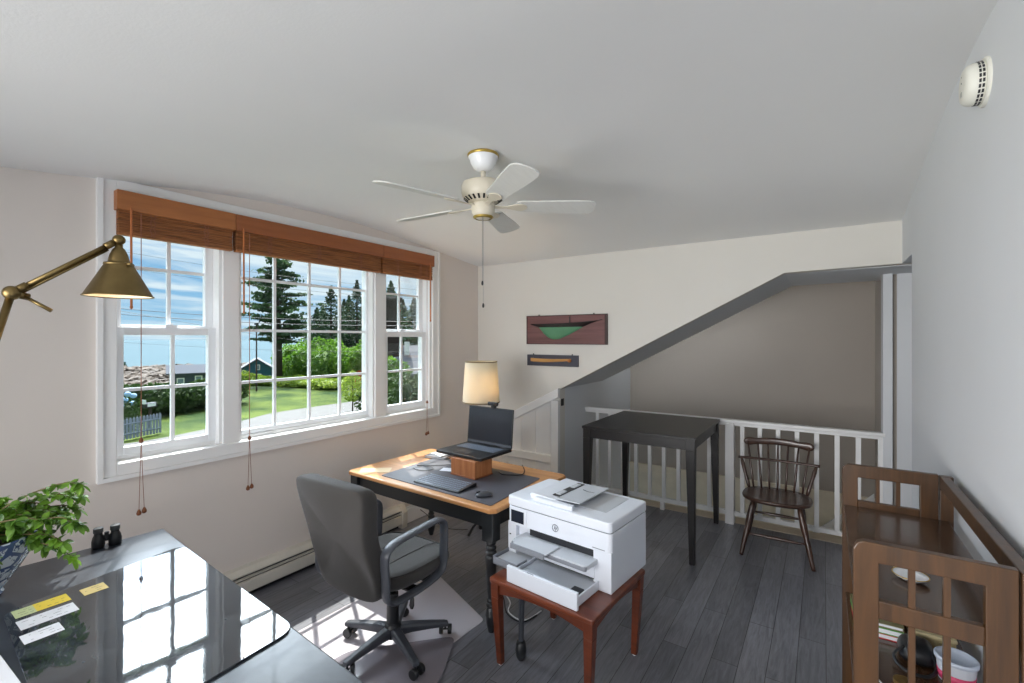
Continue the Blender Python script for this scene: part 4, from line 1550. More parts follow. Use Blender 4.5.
for k in range(5):
    a = R(37.5 + 72 * k)
    T = Matrix.Rotation(a, 4, 'Z') @ Matrix.Translation((0, 0, BZ)) @ Matrix.Rotation(R(-13), 4, 'X')
    out = []
    prof_ = [(.175, .045), (.20, .052), (.30, .056), (.40, .063), (.50, .068), (.55, .067), (.577, .055), (.588, .030)]
    pts = [(x, w_) for x, w_ in prof_] + [(.591, 0)] + [(x, -w_) for x, w_ in prof_[::-1]] + [(.165, 0)]
    c = MB().prism(pts, 2, -.0035, .0035, T)
    bl_ = obj('blade', c, M_blade, cf, bevel=.0012)
    T0 = Matrix.Rotation(a, 4, 'Z') @ Matrix.Translation((0, 0, BZ))
    c = MB().prism([(.050, .014), (.12, .010), (.165, .028), (.20, .034), (.225, .020), (.232, 0), (.225, -.020), (.20, -.034), (.165, -.028), (.12, -.010), (.050, -.014)], 2, -.0095, -.0042, T)
    obj('blade_iron', c, M_fan, bl_, bevel=.002)
for (dx, dy, z1) in ((.018, -.030, -.66), (.020, -.026, -.775)):
    c = MB().cyl((dx, dy, -.325), (dx, dy, z1), .0013, seg=6)
    ch_ = obj('pull_chain', c, M_metal, cf)
    obj('chain_bob', MB().lathe([(0, .012), (.004, .010), (.006, 0), (.005, -.010), (0, -.013)], (dx, dy, z1 - .01), 10), M_plast2, ch_, smooth=True)

# ---------------------------------------------------------------- smoke detector on the right wall
sdm = thing('smoke_detector', 'round white smoke detector high on the right wall', 'smoke detector', (XR, 2.13, 2.54), rot=(0, R(-90), 0))
M_det = mat('detector_white', (232, 231, 222), .45, var=.01)
obj('mounting_plate', MB().lathe([(0, 0), (.078, 0), (.078, .006), (.074, .010), (0, .010)], seg=40), M_det, sdm, smooth=False)
obj('housing', MB().lathe([(0, .010), (.066, .010), (.067, .012), (.0655, .038), (.060, .050), (.052, .056), (.030, .058), (0, .058)], seg=44), M_det, sdm, smooth=True)
for k in range(26):
    a = 2 * PI * (k + .5) / 26
    T = Matrix.Rotation(a, 4, 'Z')
    obj('vent_slot', MB().box((.0655, -.0055, .014), (.0678, .0055, .0195), T).box((.0652, -.0055, .0225), (.0674, .0055, .028), T), M_dk, sdm)
obj('test_button', MB().box((-.034, -.008, .0575), (-.018, .008, .0595)), mat('button_grey', (168, 168, 162), .5), sdm, bevel=.001)
obj('indicator', MB().cyl((.012, 0, .0575), (.012, 0, .0588), .0025), M_dk, sdm)
obj('indicator', MB().cyl((.032, 0, .0565), (.032, 0, .0580), .0025), M_dk, sdm)

# ---------------------------------------------------------------- half-hull plaques on the far wall
M_mah = wood('mahogany_board', (92, 56, 56), (128, 84, 82), .4, axis=0, scale=2.5)
hb = thing('half_hull_plaque', 'half model of a green-bottomed boat mounted on a dark red wooden board', 'plaque', (-2.108, YF, 1.642))
hb.scale = (1, 1, .775)
PW2, PH2 = .439, .355
c = MB().box((-.432, -.022, .005), (.432, -.002, .368))
obj('backboard', c, M_mah, hb)
c = MB().box((-PW2, -.026, 0), (PW2, 0, .009)).box((-PW2, -.026, .364), (PW2, 0, .373)).box((-PW2, -.026, .009), (-PW2 + .009, 0, .364)).box((PW2 - .022, -.026, .009), (PW2, 0, .364))
obj('edge_moulding', c, mat('dark_mahogany', (52, 26, 24), .4), hb)
for x in (-.30, .30):
    obj('hanger', MB().box((x - .006, -.008, .370), (x + .006, -.002, .388)), M_plast2, hb)


def hull(x0, x1, deck, keel, zmid, depth, part_top, n=28):
    """half hull skin against the board: returns MB of a solid; part_top True = topsides, False = bottom"""
    secs = []
    for i in range(n + 1):
        t = i / n
        x = x0 + (x1 - x0) * t
        zt_ = deck(t)
        zk = keel(t)
        zw = zmid
        hi, lo = (zt_, max(zk, min(zw, zt_))) if part_top else (min(zw, zt_), zk)
        hi = max(hi, lo + .0008)
        b2 = depth * max(.02, math.sin(PI * min(1, max(0, t))) ** .7)
        ring_ = []
        for k in range(9):
            q = k / 8
            z = hi + (lo - hi) * q
            full = (z - zk) / max(1e-4, (zt_ - zk))
            y = b2 * max(.03, min(1, full)) ** .6
            ring_.append((x, -.022 - y, z))
        ring_.append((x, -.0215, lo))
        ring_.append((x, -.0215, hi))
        secs.append(ring_)
    return MB().loft(secs)


dk = lambda t: .268 - .008 * math.sin(PI * t) + .028 * t ** 2


def kl(t):
    pts = [(0, .262), (.14, .222), (.17, .19), (.22, .135), (.29, .085), (.36, .062), (.45, .066), (.60, .125), (.78, .212), (.9, .262), (1, .292)]
    for (a, za), (b2, zb) in zip(pts[:-1], pts[1:]):
        if t <= b2:
            u = (t - a) / (b2 - a)
            return za + (zb - za) * u
    return pts[-1][1]


topc = hull(-.40, .355, lambda t: max(dk(t), kl(t) + .002), kl, .220, .040, True)
obj('hull_topsides', topc, mat('hull_black', (30, 22, 24), .35), hb, smooth=True)
botc = hull(-.29, .19, lambda t: .2205, lambda t: min(.219, kl((-.29 + .48 * t + .40) / .755)), .2205, .042, False)
tag(obj('hull_bottom', botc, mat('hull_green', (92, 146, 112), .35, var=.05), hb, smooth=True), 'green painted hull bottom')
obj('bowsprit', MB().cyl((.35, -.025, .294), (.392, -.025, .306), .004, seg=8), mat('hull_black', (30, 22, 24), .35), hb)
obj('mast_stub', MB().cyl((.06, -.035, .255), (.06, -.035, .350), .0045, seg=8), mat('hull_black', (30, 22, 24), .35), hb)
hb2 = thing('half_hull_plaque', 'slim natural wood half hull on a small dark grey board, under the green one', 'plaque', (-2.254, YF, 1.424))
obj('backboard', MB().box((-.289, -.020, 0), (.289, -.002, .112)), mat('slate_board', (66, 66, 78), .5), hb2, bevel=.003)
for x in (-.22, .22):
    obj('hanger', MB().box((x - .005, -.008, .110), (x + .005, -.002, .124)), M_plast2, hb2)
c = hull(-.245, .215, lambda t: .078 - .006 * math.sin(PI * t), lambda t: .045 - .014 * math.sin(PI * t) ** .6 + .018 * t, 0, .020, True)
obj('hull_model', c, wood('varnished_pine', (196, 140, 80), (226, 178, 116), .3, axis=0, scale=2), hb2, smooth=True)
tag(obj('stern_block', MB().ell((.20, -.030, .058), (.022, .012, .016)), mat('amber_wood', (170, 104, 44), .3), hb2, smooth=True), 'darker stern end')

# ---------------------------------------------------------------- balustrade
RY = 4.69
bal = thing('balustrade', 'white railing with square balusters along the stair opening', 'railing', (-.85, RY, 0))
c = MB().box((-2.168, RY - .035, .925), (.40, RY + .035, .955)).box((-2.168, RY - .022, .90), (.40, RY + .022, .925))
obj('handrail', c, M_trim, bal, world=True, bevel=.006)
obj('bottom_rail', MB().box((-2.168, RY - .02, .075), (.40, RY + .02, .115)), M_trim, bal, world=True, bevel=.004)
x = -2.03
xs = []
while x < .38:
    if abs(x + .72) > .07:
        xs.append(x)
    x += .1413
for x in xs:
    obj('baluster', MB().box((x - .017, RY - .017, .112), (x + .017, RY + .017, .903)), M_trim, bal, world=True)
obj('newel_post', MB().box((-.757, RY - .045, 0), (-.683, RY + .045, .925)), M_trim, bal, world=True, bevel=.004)
obj('foot_block', MB().box((-1.355, RY - .028, 0), (-1.315, RY + .012, .078)), M_trim, bal, world=True)

# ---------------------------------------------------------------- tall black table
bt = thing('bar_table', 'tall black rectangular table standing by the white railing', 'table', (-1.265, 4.13, 0))
BX0, BX1, BY0, BY1, BZ_ = -1.72, -.795, 3.635, 4.63, .955
obj('tabletop', MB().box((BX0, BY0, BZ_ - .022), (BX1, BY1, BZ_)), M_ebony2, bt, world=True, bevel=.003)
c = MB().box((BX0 + .07, BY0 + .02, BZ_ - .10), (BX1 - .07, BY0 + .04, BZ_ - .022)).box((BX0 + .07, BY1 - .04, BZ_ - .10), (BX1 - .07, BY1 - .02, BZ_ - .022))
c.box((BX0 + .02, BY0 + .07, BZ_ - .10), (BX0 + .04, BY1 - .07, BZ_ - .022)).box((BX1 - .04, BY0 + .07, BZ_ - .10), (BX1 - .02, BY1 - .07, BZ_ - .022))
obj('apron', c, M_ebony2, bt, world=True)
for x in (BX0 + .04, BX1 - .04):
    for y in (BY0 + .04, BY1 - .04):
        sx, sy = (1 if x < -1.2 else -1), (1 if y < 4 else -1)
        c = MB().frus((x - sx * .012, y - sy * .012, 0), (.038, .038), (x, y, BZ_ - .10), (.066, .066)).frus((x, y, BZ_ - .10), (.066, .066), (x, y, BZ_ - .022), (.066, .066))
        obj('leg', c, M_ebony2, bt, world=True, bevel=.002)

# ---------------------------------------------------------------- windsor armchair
M_wd = wood('worn_walnut', (52, 34, 28), (84, 58, 46), .3, axis=2, scale=3, coat=.3)
wch = thing('windsor_chair', 'dark brown spindle-back captain chair facing into the room by the railing', 'chair', (-.315, 4.27, 0), R(2))
SZ = .445
# local frame: front is -y


def seat_ring(z, sc):
    out = []
    for k in range(32):
        a = 2 * PI * k / 32
        ca, sa = math.cos(a), math.sin(a)
        x = .245 * math.copysign(abs(ca) ** .8, ca) * (1 - .05 * sa)
        y = .215 * math.copysign(abs(sa) ** .75, sa)
        out.append((x * sc, y * sc, z))
    return out


sec = [seat_ring(SZ - .036, .5), seat_ring(SZ - .036, .86), seat_ring(SZ - .022, .98), seat_ring(SZ - .008, 1.0), seat_ring(SZ, .975), seat_ring(SZ - .006, .78), seat_ring(SZ - .010, .4)]
obj('seat', MB().loft(sec), M_wd, wch, smooth=True)
tips = {(-1, -1): (-.235, -.215), (1, -1): (.245, -.23), (-1, 1): (-.225, .24), (1, 1): (.215, .235)}
legs = {}
for (sx, sy), (tx, ty) in tips.items():
    a = Vector((sx * .155, sy * .125, SZ - .03))
    b2 = Vector((tx, ty, 0))
    pts = [a.lerp(b2, t) for t in (0, .12, .3, .42, .52, .56, .72, .86, .95, 1)]
    rr = [.016, .021, .025, .023, .018, .021, .019, .016, .015, .014]
    obj('leg', MB().tube(pts, rr, 14), M_wd, wch, smooth=True)
    legs[(sx, sy)] = (a, b2)


def at(k, t):
    return legs[k][0].lerp(legs[k][1], t)


for A_, B_, t in (((-1, -1), (1, -1), .60), ((-1, 1), (1, 1), .45), ((-1, -1), (-1, 1), .52), ((1, -1), (1, 1), .52)):
    p, q = at(A_, t), at(B_, t)
    obj('stretcher', MB().tube([p.lerp(q, u) for u in (0, .1, .3, .5, .7, .9, 1)], [.007, .009, .012, .014, .012, .009, .007], 10), M_wd, wch, smooth=True)
# crest rail and arm bow
CZ = .815
cp = []
for k in range(15):
    u = -1 + 2 * k / 14
    cp.append((.262 * u, .265 - .030 * abs(u) ** 2.2, CZ + .008 * math.cos(u * PI)))
c = MB()
secs = []
for k, (x, y, z) in enumerate(cp):
    u = abs(-1 + 2 * k / 14)
    h_ = .032 + (.012 if u > .7 else 0) * math.sin((u - .7) / .3 * PI * .85) - (.004 if .5 < u < .7 else 0)
    if u > .97:
        h_ = .018
    secs.append([(x, y - .010, z - h_ * .9), (x, y - .013, z), (x, y - .009, z + h_), (x, y + .009, z + h_), (x, y + .013, z), (x, y + .010, z - h_ * .9)])
obj('crest_rail', c.loft(secs), M_wd, wch, smooth=True, subsurf=1)
AZ = .675
ap = [(-.295, .185, AZ), (-.20, .200, AZ), (-.10, .209, AZ), (0, .212, AZ), (.10, .209, AZ), (.20, .200, AZ), (.295, .185, AZ)]
obj('arm_rail', MB().tube(spline(ap, 5), .014, 10, flat=(.8, 1.3)), M_wd, wch, smooth=True)
for k in range(7):
    u = -1 + 2 * k / 6
    a = Vector((.175 * u, .172 - .02 * u * u, SZ - .012))
    b2 = Vector((.225 * u, .265 - .030 * abs(u) ** 2.2, CZ - .01))
    m_ = a.lerp(b2, .55) + Vector((0, -.008, 0))
    obj('spindle', MB().tube([a, a.lerp(b2, .25), m_, a.lerp(b2, .7), b2], [.0068, .0095, .0082, .0078, .0065], 8), M_wd, wch, smooth=True)
for s in (-1, 1):
    a = Vector((s * .205, .125, SZ - .012))
    b2 = Vector((s * .272, .188, AZ - .004))
    obj('arm_post', MB().tube([a, a.lerp(b2, .2), a.lerp(b2, .5), a.lerp(b2, .8), b2], [.010, .015, .013, .016, .010], 10), M_wd, wch, smooth=True)

# ---------------------------------------------------------------- open wooden shelf stand on the right
M_oak = wood('dark_stained_oak', (54, 35, 18), (88, 58, 30), .34, axis=2, scale=3.5, coat=.12)
M_oakx = wood('dark_stained_oak_top', (62, 43, 30), (92, 66, 46), .25, axis=1, scale=4, coat=.4)
RX0, RX1, RYa, RYb, RH = .066, .418, 1.578, 2.50, 1.155
REN = .380
rk = thing('shelf_stand', 'dark brown mission style open shelf stand against the right wall', 'shelf', (.25, 2.04, 0))
ST = .055


def endpanel(y, dz=0):
    th = .026
    f = MB()
    h_ = RH + dz
    # outer stile with rounded top corner, back stile, rails
    pts = [(RX0, 0), (RX0 + ST, 0), (RX0 + ST, h_ - .052), (REN - .057, h_ - .052), (REN - .057, 0), (REN, 0), (REN, h_ - .0), (RX0 + .022, h_), (RX0 + .008, h_ - .007), (RX0, h_ - .024)]
    f.prism(pts, 1, y - th / 2, y + th / 2)
    f.box((RX0 + ST, y - th / 2 + .002, h_ - .200), (REN - .057, y + th / 2 - .002, h_ - .152))
    f.box((RX0 + ST, y - th / 2 + .002, .16), (REN - .057, y + th / 2 - .002, .22))
    o = obj('end_panel', f, M_oak, rk, world=True, bevel=.003)
    w_ = (REN - .057 - RX0 - ST)
    for k in (1, 2):
        x = RX0 + ST + w_ * k / 3
        obj('spindle', MB().box((x - .007, y - .007, h_ - .153), (x + .007, y + .007, h_ - .050)), M_oak, o, world=True)
        obj('spindle', MB().box((x - .007, y - .007, .218), (x + .007, y + .007, h_ - .198)), M_oak, o, world=True)
    obj('back_post', MB().box((REN + .004, y - .016, 0), (RX1 + .006, y + .016, h_ - .004)), M_oak, rk, world=True, bevel=.002)
    return o


endpanel(RYa)
endpanel(RYb)
obj('top_shelf', MB().box((RX0 + .005, RYa + .013, .958), (RX1 - .01, RYb - .013, .978)), M_oakx, rk, world=True, bevel=.002)
obj('lower_shelf', MB().box((RX0 + .012, RYa + .013, .58), (RX1 - .01, RYb - .013, .60)), M_oakx, rk, world=True, bevel=.002)
obj('bottom_shelf', MB().box((RX0 + .012, RYa + .013, .185), (RX1 - .01, RYb - .013, .205)), M_oakx, rk, world=True, bevel=.002)
obj('back_rail', MB().box((RX1 - .034, RYa + .013, 1.10), (RX1 - .004, RYb - .013, 1.15)), M_oak, rk, world=True, bevel=.003)
obj('back_rail', MB().box((RX1 - .030, RYa + .013, .20), (RX1 - .010, RYb - .013, .25)), M_oak, rk, world=True, bevel=.003)
for y in (RYa + .012, RYb - .012):
    pass

# things on the stand
sa_ = thing('saucer', 'small white and gilt dish on the upper shelf of the wooden stand', 'dish', (.215, 1.82, .9785))
obj('dish', MB().lathe([(0, .003), (.018, .003), (.022, 0), (.026, .003), (.038, .010), (.044, .015), (.043, .017), (.030, .010), (0, .007)], seg=28), M_vinyl, sa_, smooth=True)
tag(obj('gilt_rim', MB().lathe([(.0428, .0150), (.0448, .0155), (.0435, .0178), (.0415, .0165)], seg=28), mat('gilt', (200, 168, 90), .3, metal=.8), sa_, smooth=True), 'gilt rim')
o = obj('candle', MB().lathe([(0, 0), (.019, 0), (.020, .004), (.020, .016), (.016, .018), (0, .015)], seg=20), mat('cream_wax', (232, 220, 180), .5), smooth=False)
o.location = (.20, 1.895, .9785)
tag(o, 'short cream candle behind the white and gilt dish', 'candle')

SHZ = .6005
rnd = random.Random(5)
books = [('green spined', (70, 140, 60), .17, .030), ('red spined', (190, 40, 50), .19, .022), ('tan cardboard', (176, 158, 116), .20, .045)]
z = SHZ
for nm, col_, L_, h_ in (('red', (188, 44, 54), .20, .018), ('green', (84, 150, 70), .20, .020), ('olive', (128, 122, 84), .19, .014)):
    bkk = thing('book', '%s covered book in the small stack on the lower shelf of the wooden stand' % nm, 'book', (.165, 2.27, z), R(rnd.uniform(-6, 6)))
    obj('cover', MB().box((-.07, -L_ / 2, 0), (.07, L_ / 2, .002)).box((-.07, -L_ / 2, h_ - .002), (.07, L_ / 2, h_)).box((-.07, -L_ / 2, 0), (-.068, L_ / 2, h_)), mat(nm + '_cover', col_, .5), bkk)
    obj('pages', MB().box((-.067, -L_ / 2 + .003, .002), (.066, L_ / 2 - .003, h_ - .002)), M_pw, bkk)
    z += h_ + .0005
bx = thing('storage_box', 'flat tan cardboard box at the back of the lower shelf of the wooden stand', 'box', (.315, 2.31, SHZ), R(3))
obj('box_body', MB().box((-.055, -.14, 0), (.055, .14, .05)), mat('tan_card', (176, 160, 118), .7), bx, bevel=.002)
obj('box_lid', MB().box((-.058, -.143, .05), (.058, .143, .062)), mat('tan_card_light', (190, 176, 136), .7), bx, bevel=.002)
cmm = thing('camera_bag', 'lumpy black camera bag on the lower shelf of the wooden stand', 'bag', (.262, 2.10, SHZ + .001))
cmm.scale = (.72, .72, .72)
obj('bag_body', MB().loft([ring(0, 0, 0, .062, .075), ring(0, 0, .02, .072, .085), ring(0, 0, .06, .068, .08), ring(.005, 0, .085, .05, .06), ring(.005, 0, .09, .02, .02)]), M_plast2, cmm, smooth=True, subsurf=1)
obj('bag_strap', MB().tube(spline([(-.05, -.05, .07), (-.09, -.08, .03), (-.06, -.14, .008), (.02, -.15, .008), (.06, -.10, .03), (.05, -.05, .07)], 6), .006, 8, flat=(.4, 1.2)), M_plast2, cmm, smooth=True)
tb = thing('plastic_tub', 'round white plastic tub with a pale lid, front of the lower shelf of the stand', 'tub', (.352, 2.03, SHZ + .001))
tb.scale = (.82, .82, .82)
obj('tub_body', MB().lathe([(0, 0), (.050, 0), (.053, .004), (.060, .085), (.057, .085), (0, .083)], seg=36), mat('tub_white', (214, 218, 226), .4, transl=.1), tb, smooth=False)
obj('tub_lid', MB().lathe([(0, .086), (.050, .086), (.056, .090), (.063, .090), (.064, .083), (.066, .083), (.066, .095), (.062, .098), (.056, .096), (.052, .091), (0, .091)], seg=36), mat('lid_pale', (204, 212, 226), .35), tb, smooth=True)
tag(obj('tub_label', MB().lathe([(.0535, .010), (.0565, .042), (.0575, .042), (.0545, .010), (.0535, .010)], seg=36), mat('pink_label', (214, 70, 110), .5), tb, smooth=True), 'pink printed label')
jr = thing('glass_jar', 'small brown jar standing on the lower shelf nearest the viewer', 'jar', (.20, 1.82, SHZ))
obj('jar_body', MB().lathe([(0, 0), (.028, 0), (.030, .004), (.030, .05), (.024, .058), (0, .058)], seg=24), mat('brown_glass', (86, 48, 26), .15), jr, smooth=True)
obj('lid', MB().lathe([(0, .058), (.026, .058), (.026, .070), (0, .070)], seg=24), mat('gold_lid', (150, 120, 70), .35, metal=.6), jr, bevel=.001)
pts = spline([(.10, 2.15, SHZ + .004), (.10, 2.10, SHZ + .004), (.11, 2.02, SHZ + .004), (.13, 1.98, SHZ + .004), (.13, 1.93, SHZ + .004), (.16, 1.87, SHZ + .004), (.24, 1.76, SHZ + .004), (.30, 1.80, SHZ + .004)], 7)
tag(obj('cable', MB().tube(pts, .0028, 6), mat('white_cable', (200, 200, 196), .5), smooth=True), 'pale cable snaking over the lower shelf of the wooden stand', 'cable')
pts = spline([(.12, 1.70, SHZ + .004), (.17, 1.75, SHZ + .004), (.14, 1.82, SHZ + .010), (.11, 1.76, SHZ + .004), (.17, 1.66, SHZ + .004), (.27, 1.67, SHZ + .004)], 7)
tag(obj('cable', MB().tube(pts, .003, 6), M_plast2, smooth=True), 'black cable coiled at the near end of the lower shelf of the stand', 'cable')

# ================================================================ outdoors
GZ = -2.8


def lerp(a, b2, t):
    return a + (b2 - a) * t


def ground_h(x, y):
    """lawn and road level, then a slope down to the shore"""
    d = math.hypot(x, y)
    az = math.atan2(-x, y)            # 0 straight along the wall, 90deg = straight out of the window
    shore = 48 + 60 * max(0, min(1, (math.radians(66) - az) / .5))
    t = max(0, min(1, (d - shore) / 26))
    return GZ - 2.6 * t * t * (3 - 2 * t) + .25 * math.sin(x * .21) * math.cos(y * .17) * min(1, max(0, (-x - 30) / 10))


def grass_mat():
    m, nt, b = base_mat('lawn')
    N = nt.nodes.new
    L = nt.links.new
    tc = N('ShaderNodeTexCoord')
    n1 = N('ShaderNodeTexNoise')
    n1.inputs['Scale'].default_value = .45
    n1.inputs['Detail'].default_value = 6
    n2 = N('ShaderNodeTexNoise')
    n2.inputs['Scale'].default_value = 5
    n2.inputs['Detail'].default_value = 6
    L(tc.outputs['Object'], n1.inputs['Vector'])
    L(tc.outputs['Object'], n2.inputs['Vector'])
    r = N('ShaderNodeValToRGB')
    r.color_ramp.elements[0].position = .35
    r.color_ramp.elements[1].position = .7
    r.color_ramp.elements[0].color = (*lin((28, 52, 14)), 1)
    r.color_ramp.elements[1].color = (*lin((84, 98, 38)), 1)
    ad = N('ShaderNodeMath')
    ad.operation = 'ADD'
    ml = N('ShaderNodeMath')
    ml.operation = 'MULTIPLY'
    ml.inputs[1].default_value = .35
    L(n2.outputs['Fac'], ml.inputs[0])
    L(n1.outputs['Fac'], ad.inputs[0])
    L(ml.outputs[0], ad.inputs[1])
    sb = N('ShaderNodeMath')
    sb.operation = 'SUBTRACT'
    sb.inputs[1].default_value = .17
    L(ad.outputs[0], sb.inputs[0])
    L(sb.outputs[0], r.inputs[0])
    L(r.outputs[0], b.inputs['Base Color'])
    b.inputs['Roughness'].default_value = .95
    setp(b, 'Specular IOR Level', .1)
    bp = N('ShaderNodeBump')
    bp.inputs['Strength'].default_value = .6
    bp.inputs['Distance'].default_value = .1
    L(n2.outputs['Fac'], bp.inputs['Height'])
    L(bp.outputs[0], b.inputs['Normal'])
    return m


c = MB()
xs_ = [-3.4 - (i / 60) ** 1.6 * 130 for i in range(61)]
ys_ = [-60 + i * 3.0 for i in range(75)]
grid = [[c.bm.verts.new((x, y, ground_h(x, y))) for y in ys_] for x in xs_]
for i in range(60):
    for j in range(74):
        c.bm.faces.new((grid[i][j], grid[i][j + 1], grid[i + 1][j + 1], grid[i + 1][j]))
struct('ground', c, grass_mat(), 'lawns sloping to the shore', 'ground', smooth=True, shift=False)

M_road = mat('pale_asphalt', (86, 84, 82), .9, var=.08, nscale=2, bump=.3, bscale=20)
c = MB()
pts = [(-24.2, -40), (-23.4, 0), (-22.6, 8), (-23.0, 12), (-24.0, 16), (-24.0, 22), (-23.6, 30), (-22, 60)]
sp_ = spline([(x, y, 0) for x, y in pts], 8)
left = [(p.x - (1.9 + 1.9 * max(0, min(1, (p.y - 8) / 7))) - .2 * math.sin(p.y * .3), p.y) for p in sp_]
right = [(p.x, p.y) for p in sp_]
for k in range(len(sp_) - 1):
    c.quad([(left[k][0], left[k][1], GZ + .03), (right[k][0], right[k][1], GZ + .03), (right[k + 1][0], right[k + 1][1], GZ + .03), (left[k + 1][0], left[k + 1][1], GZ + .03)])
struct('road', c, M_road, 'pale lane crossing in front of the house', 'road')
c = MB()
for k in range(len(sp_) - 1):
    def e_(q, w_):
        return (right[q][0] + w_, right[q][1], GZ + .02)
    w0, w1 = 1.3 + .5 * math.sin(k * 1.3), 1.3 + .5 * math.sin((k + 1) * 1.3)
    c.quad([e_(k, -.05), e_(k, w0), e_(k + 1, w1), e_(k + 1, -.05)])
struct('road_shoulder', c, mat('gravel', (70, 64, 58), .95, rgb2=(116, 112, 106), nscale=3, bump=.5, bscale=12), 'gravel shoulder of the lane', 'road')

# sea
c = MB().quad([(-60, -900, -5.0), (-60, 1400, -5.0), (-2600, 1400, -5.0), (-2600, -900, -5.0)])
m_sea = mat('sea_water', (66, 86, 94), .9, var=.05, nscale=.02, bump=.2, bscale=.6, spec=0.05)
struct('sea', c, m_sea, 'blue sea reaching to the horizon', 'sea', shift=False)

# shore rocks: countless
M_rock = mat('shore_rock', (60, 51, 44), .95, rgb2=(116, 104, 94), nscale=.5, bump=.6, bscale=3)
rnd = random.Random(21)
c = MB()
for i in range(2600):
    az = math.radians(rnd.uniform(63, 80))
    d = rnd.uniform(64, 92)
    x, y = -math.sin(az) * d, math.cos(az) * d
    s = rnd.uniform(.25, .85)
    M = Matrix.Translation((x, y, -5.5 + (d - 64) * .092 + .1 * s)) @ Euler((rnd.uniform(-.4, .4), rnd.uniform(-.4, .4), rnd.uniform(0, 6))).to_matrix().to_4x4() @ Matrix.Diagonal((s * 1.5, s, s * .55, 1))
    vs = bmesh.ops.create_icosphere(c.bm, subdivisions=1, radius=1, matrix=M)['verts']
    for v in vs:
        v.co += Vector((rnd.uniform(-1, 1), rnd.uniform(-1, 1), rnd.uniform(-1, 1))) * .16 * s
tag(obj('shore_rocks', c, M_rock), 'band of pale brown rocks along the shore behind the hedge', 'rocks', kind='stuff')
c = MB()
gr = []
for i in range(30):
    az = math.radians(61.5 + i * .68)
    row = []
    for k, (d, z) in enumerate(((60, -6.2), (66, -5.4), (74, -4.7), (82, -3.9), (90, -3.2), (94, -3.1), (100, -6.5))):
        row.append(c.bm.verts.new((-math.sin(az) * d, math.cos(az) * d, z + .35 * math.sin(i * 1.7 + k * 2.3))))
    gr.append(row)
for a, b2 in zip(gr[:-1], gr[1:]):
    for k in range(6):
        c.bm.faces.new((a[k], a[k + 1], b2[k + 1], b2[k]))
tag(obj('shore_bank', c, M_rock), 'bank of brown shingle under the shore rocks', 'rocks', kind='stuff')

# ---- foliage
M_f_dark = mat('spruce_green', (20, 44, 26), .85, rgb2=(44, 76, 38), nscale=1.2, transl=.15)
M_f_pine = mat('pine_green', (30, 54, 36), .8, rgb2=(72, 98, 60), nscale=1.2, transl=.2)
M_f_mid = mat('bush_green', (48, 92, 24), .7, rgb2=(118, 156, 50), nscale=1.0, transl=.35)
M_f_hedge = mat('hedge_green', (36, 60, 26), .8, rgb2=(72, 96, 44), nscale=1.0, transl=.2)
M_f_lime = mat('lime_green', (92, 124, 32), .7, rgb2=(154, 170, 66), nscale=1.5, transl=.35)
M_bark = mat('bark', (62, 52, 46), .9, bump=.5, bscale=12)


def tri_leaf(mb, p, s, rnd, flat=1.0):
    a = Vector((rnd.gauss(0, 1), rnd.gauss(0, 1), rnd.gauss(0, 1) * flat)).normalized()
    b2 = a.orthogonal().normalized()
    b2 = (b2 + Vector((rnd.uniform(-.5, .5),) * 3)).normalized()
    p = Vector(p)
    mb.bm.faces.new([mb.bm.verts.new(p - a * s * .5), mb.bm.verts.new(p + b2 * s * .35), mb.bm.verts.new(p + a * s * .5), mb.bm.verts.new(p - b2 * s * .35)])


def blob_foliage(mb, c0, rad, n, s, rnd):
    """leaves near the skin of an uneven ellipsoid"""
    lumps = [(Vector((rnd.gauss(0, 1), rnd.gauss(0, 1), rnd.gauss(0, .8))).normalized(), rnd.uniform(.25, .5)) for _ in range(9)]
    for i in range(n):
        d = Vector((rnd.gauss(0, 1), rnd.gauss(0, 1), rnd.gauss(0, 1))).normalized()
        k = .78
        for ld, lr in lumps:
            k = max(k, .78 + lr * max(0, d.dot(ld) - .72) / .28)
        k *= rnd.uniform(.8, 1.0)
        p = Vector((c0[0] + d.x * rad[0] * k, c0[1] + d.y * rad[1] * k, c0[2] + d.z * rad[2] * k))
        if p.z < ground_h(p.x, p.y):
            continue
        tri_leaf(mb, p, s * rnd.uniform(.7, 1.3), rnd)


def core(mb, c0, rad, rnd, k=.74):
    M = Matrix.Translation(c0) @ Matrix.Diagonal((rad[0] * k, rad[1] * k, rad[2] * k, 1))
    vs = bmesh.ops.create_icosphere(mb.bm, subdivisions=2, radius=1, matrix=M)['verts']
    for v in vs:
        v.co += Vector((rnd.uniform(-1, 1), rnd.uniform(-1, 1), rnd.uniform(-1, 1))) * rad[2] * .08


def bush(px, d, r_, h_, m, label, n=900, s=.35, group=None, name='bush', z0=None):
    p = ray3(px, 338.5, d)
    g = ground_h(p.x, p.y) if z0 is None else z0
    t = thing(name, label, 'bush', (p.x, p.y, g), group=group)
    rnd = random.Random(int(px * 7 + d))
    c = MB()
    core(c, (p.x, p.y, g + h_ * .45), (r_, r_, h_ * .55), rnd)
    blob_foliage(c, (p.x, p.y, g + h_ * .48), (r_ * 1.0, r_ * 1.0, h_ * .55), n, s, rnd)
    tag(obj('foliage', c, m, t, world=True), kind='stuff')
    c = MB().tube([(p.x, p.y, g - .1), (p.x + .1, p.y, g + h_ * .4)], [.09, .05], 8)
    obj('stem', c, M_bark, t, world=True)
    return t


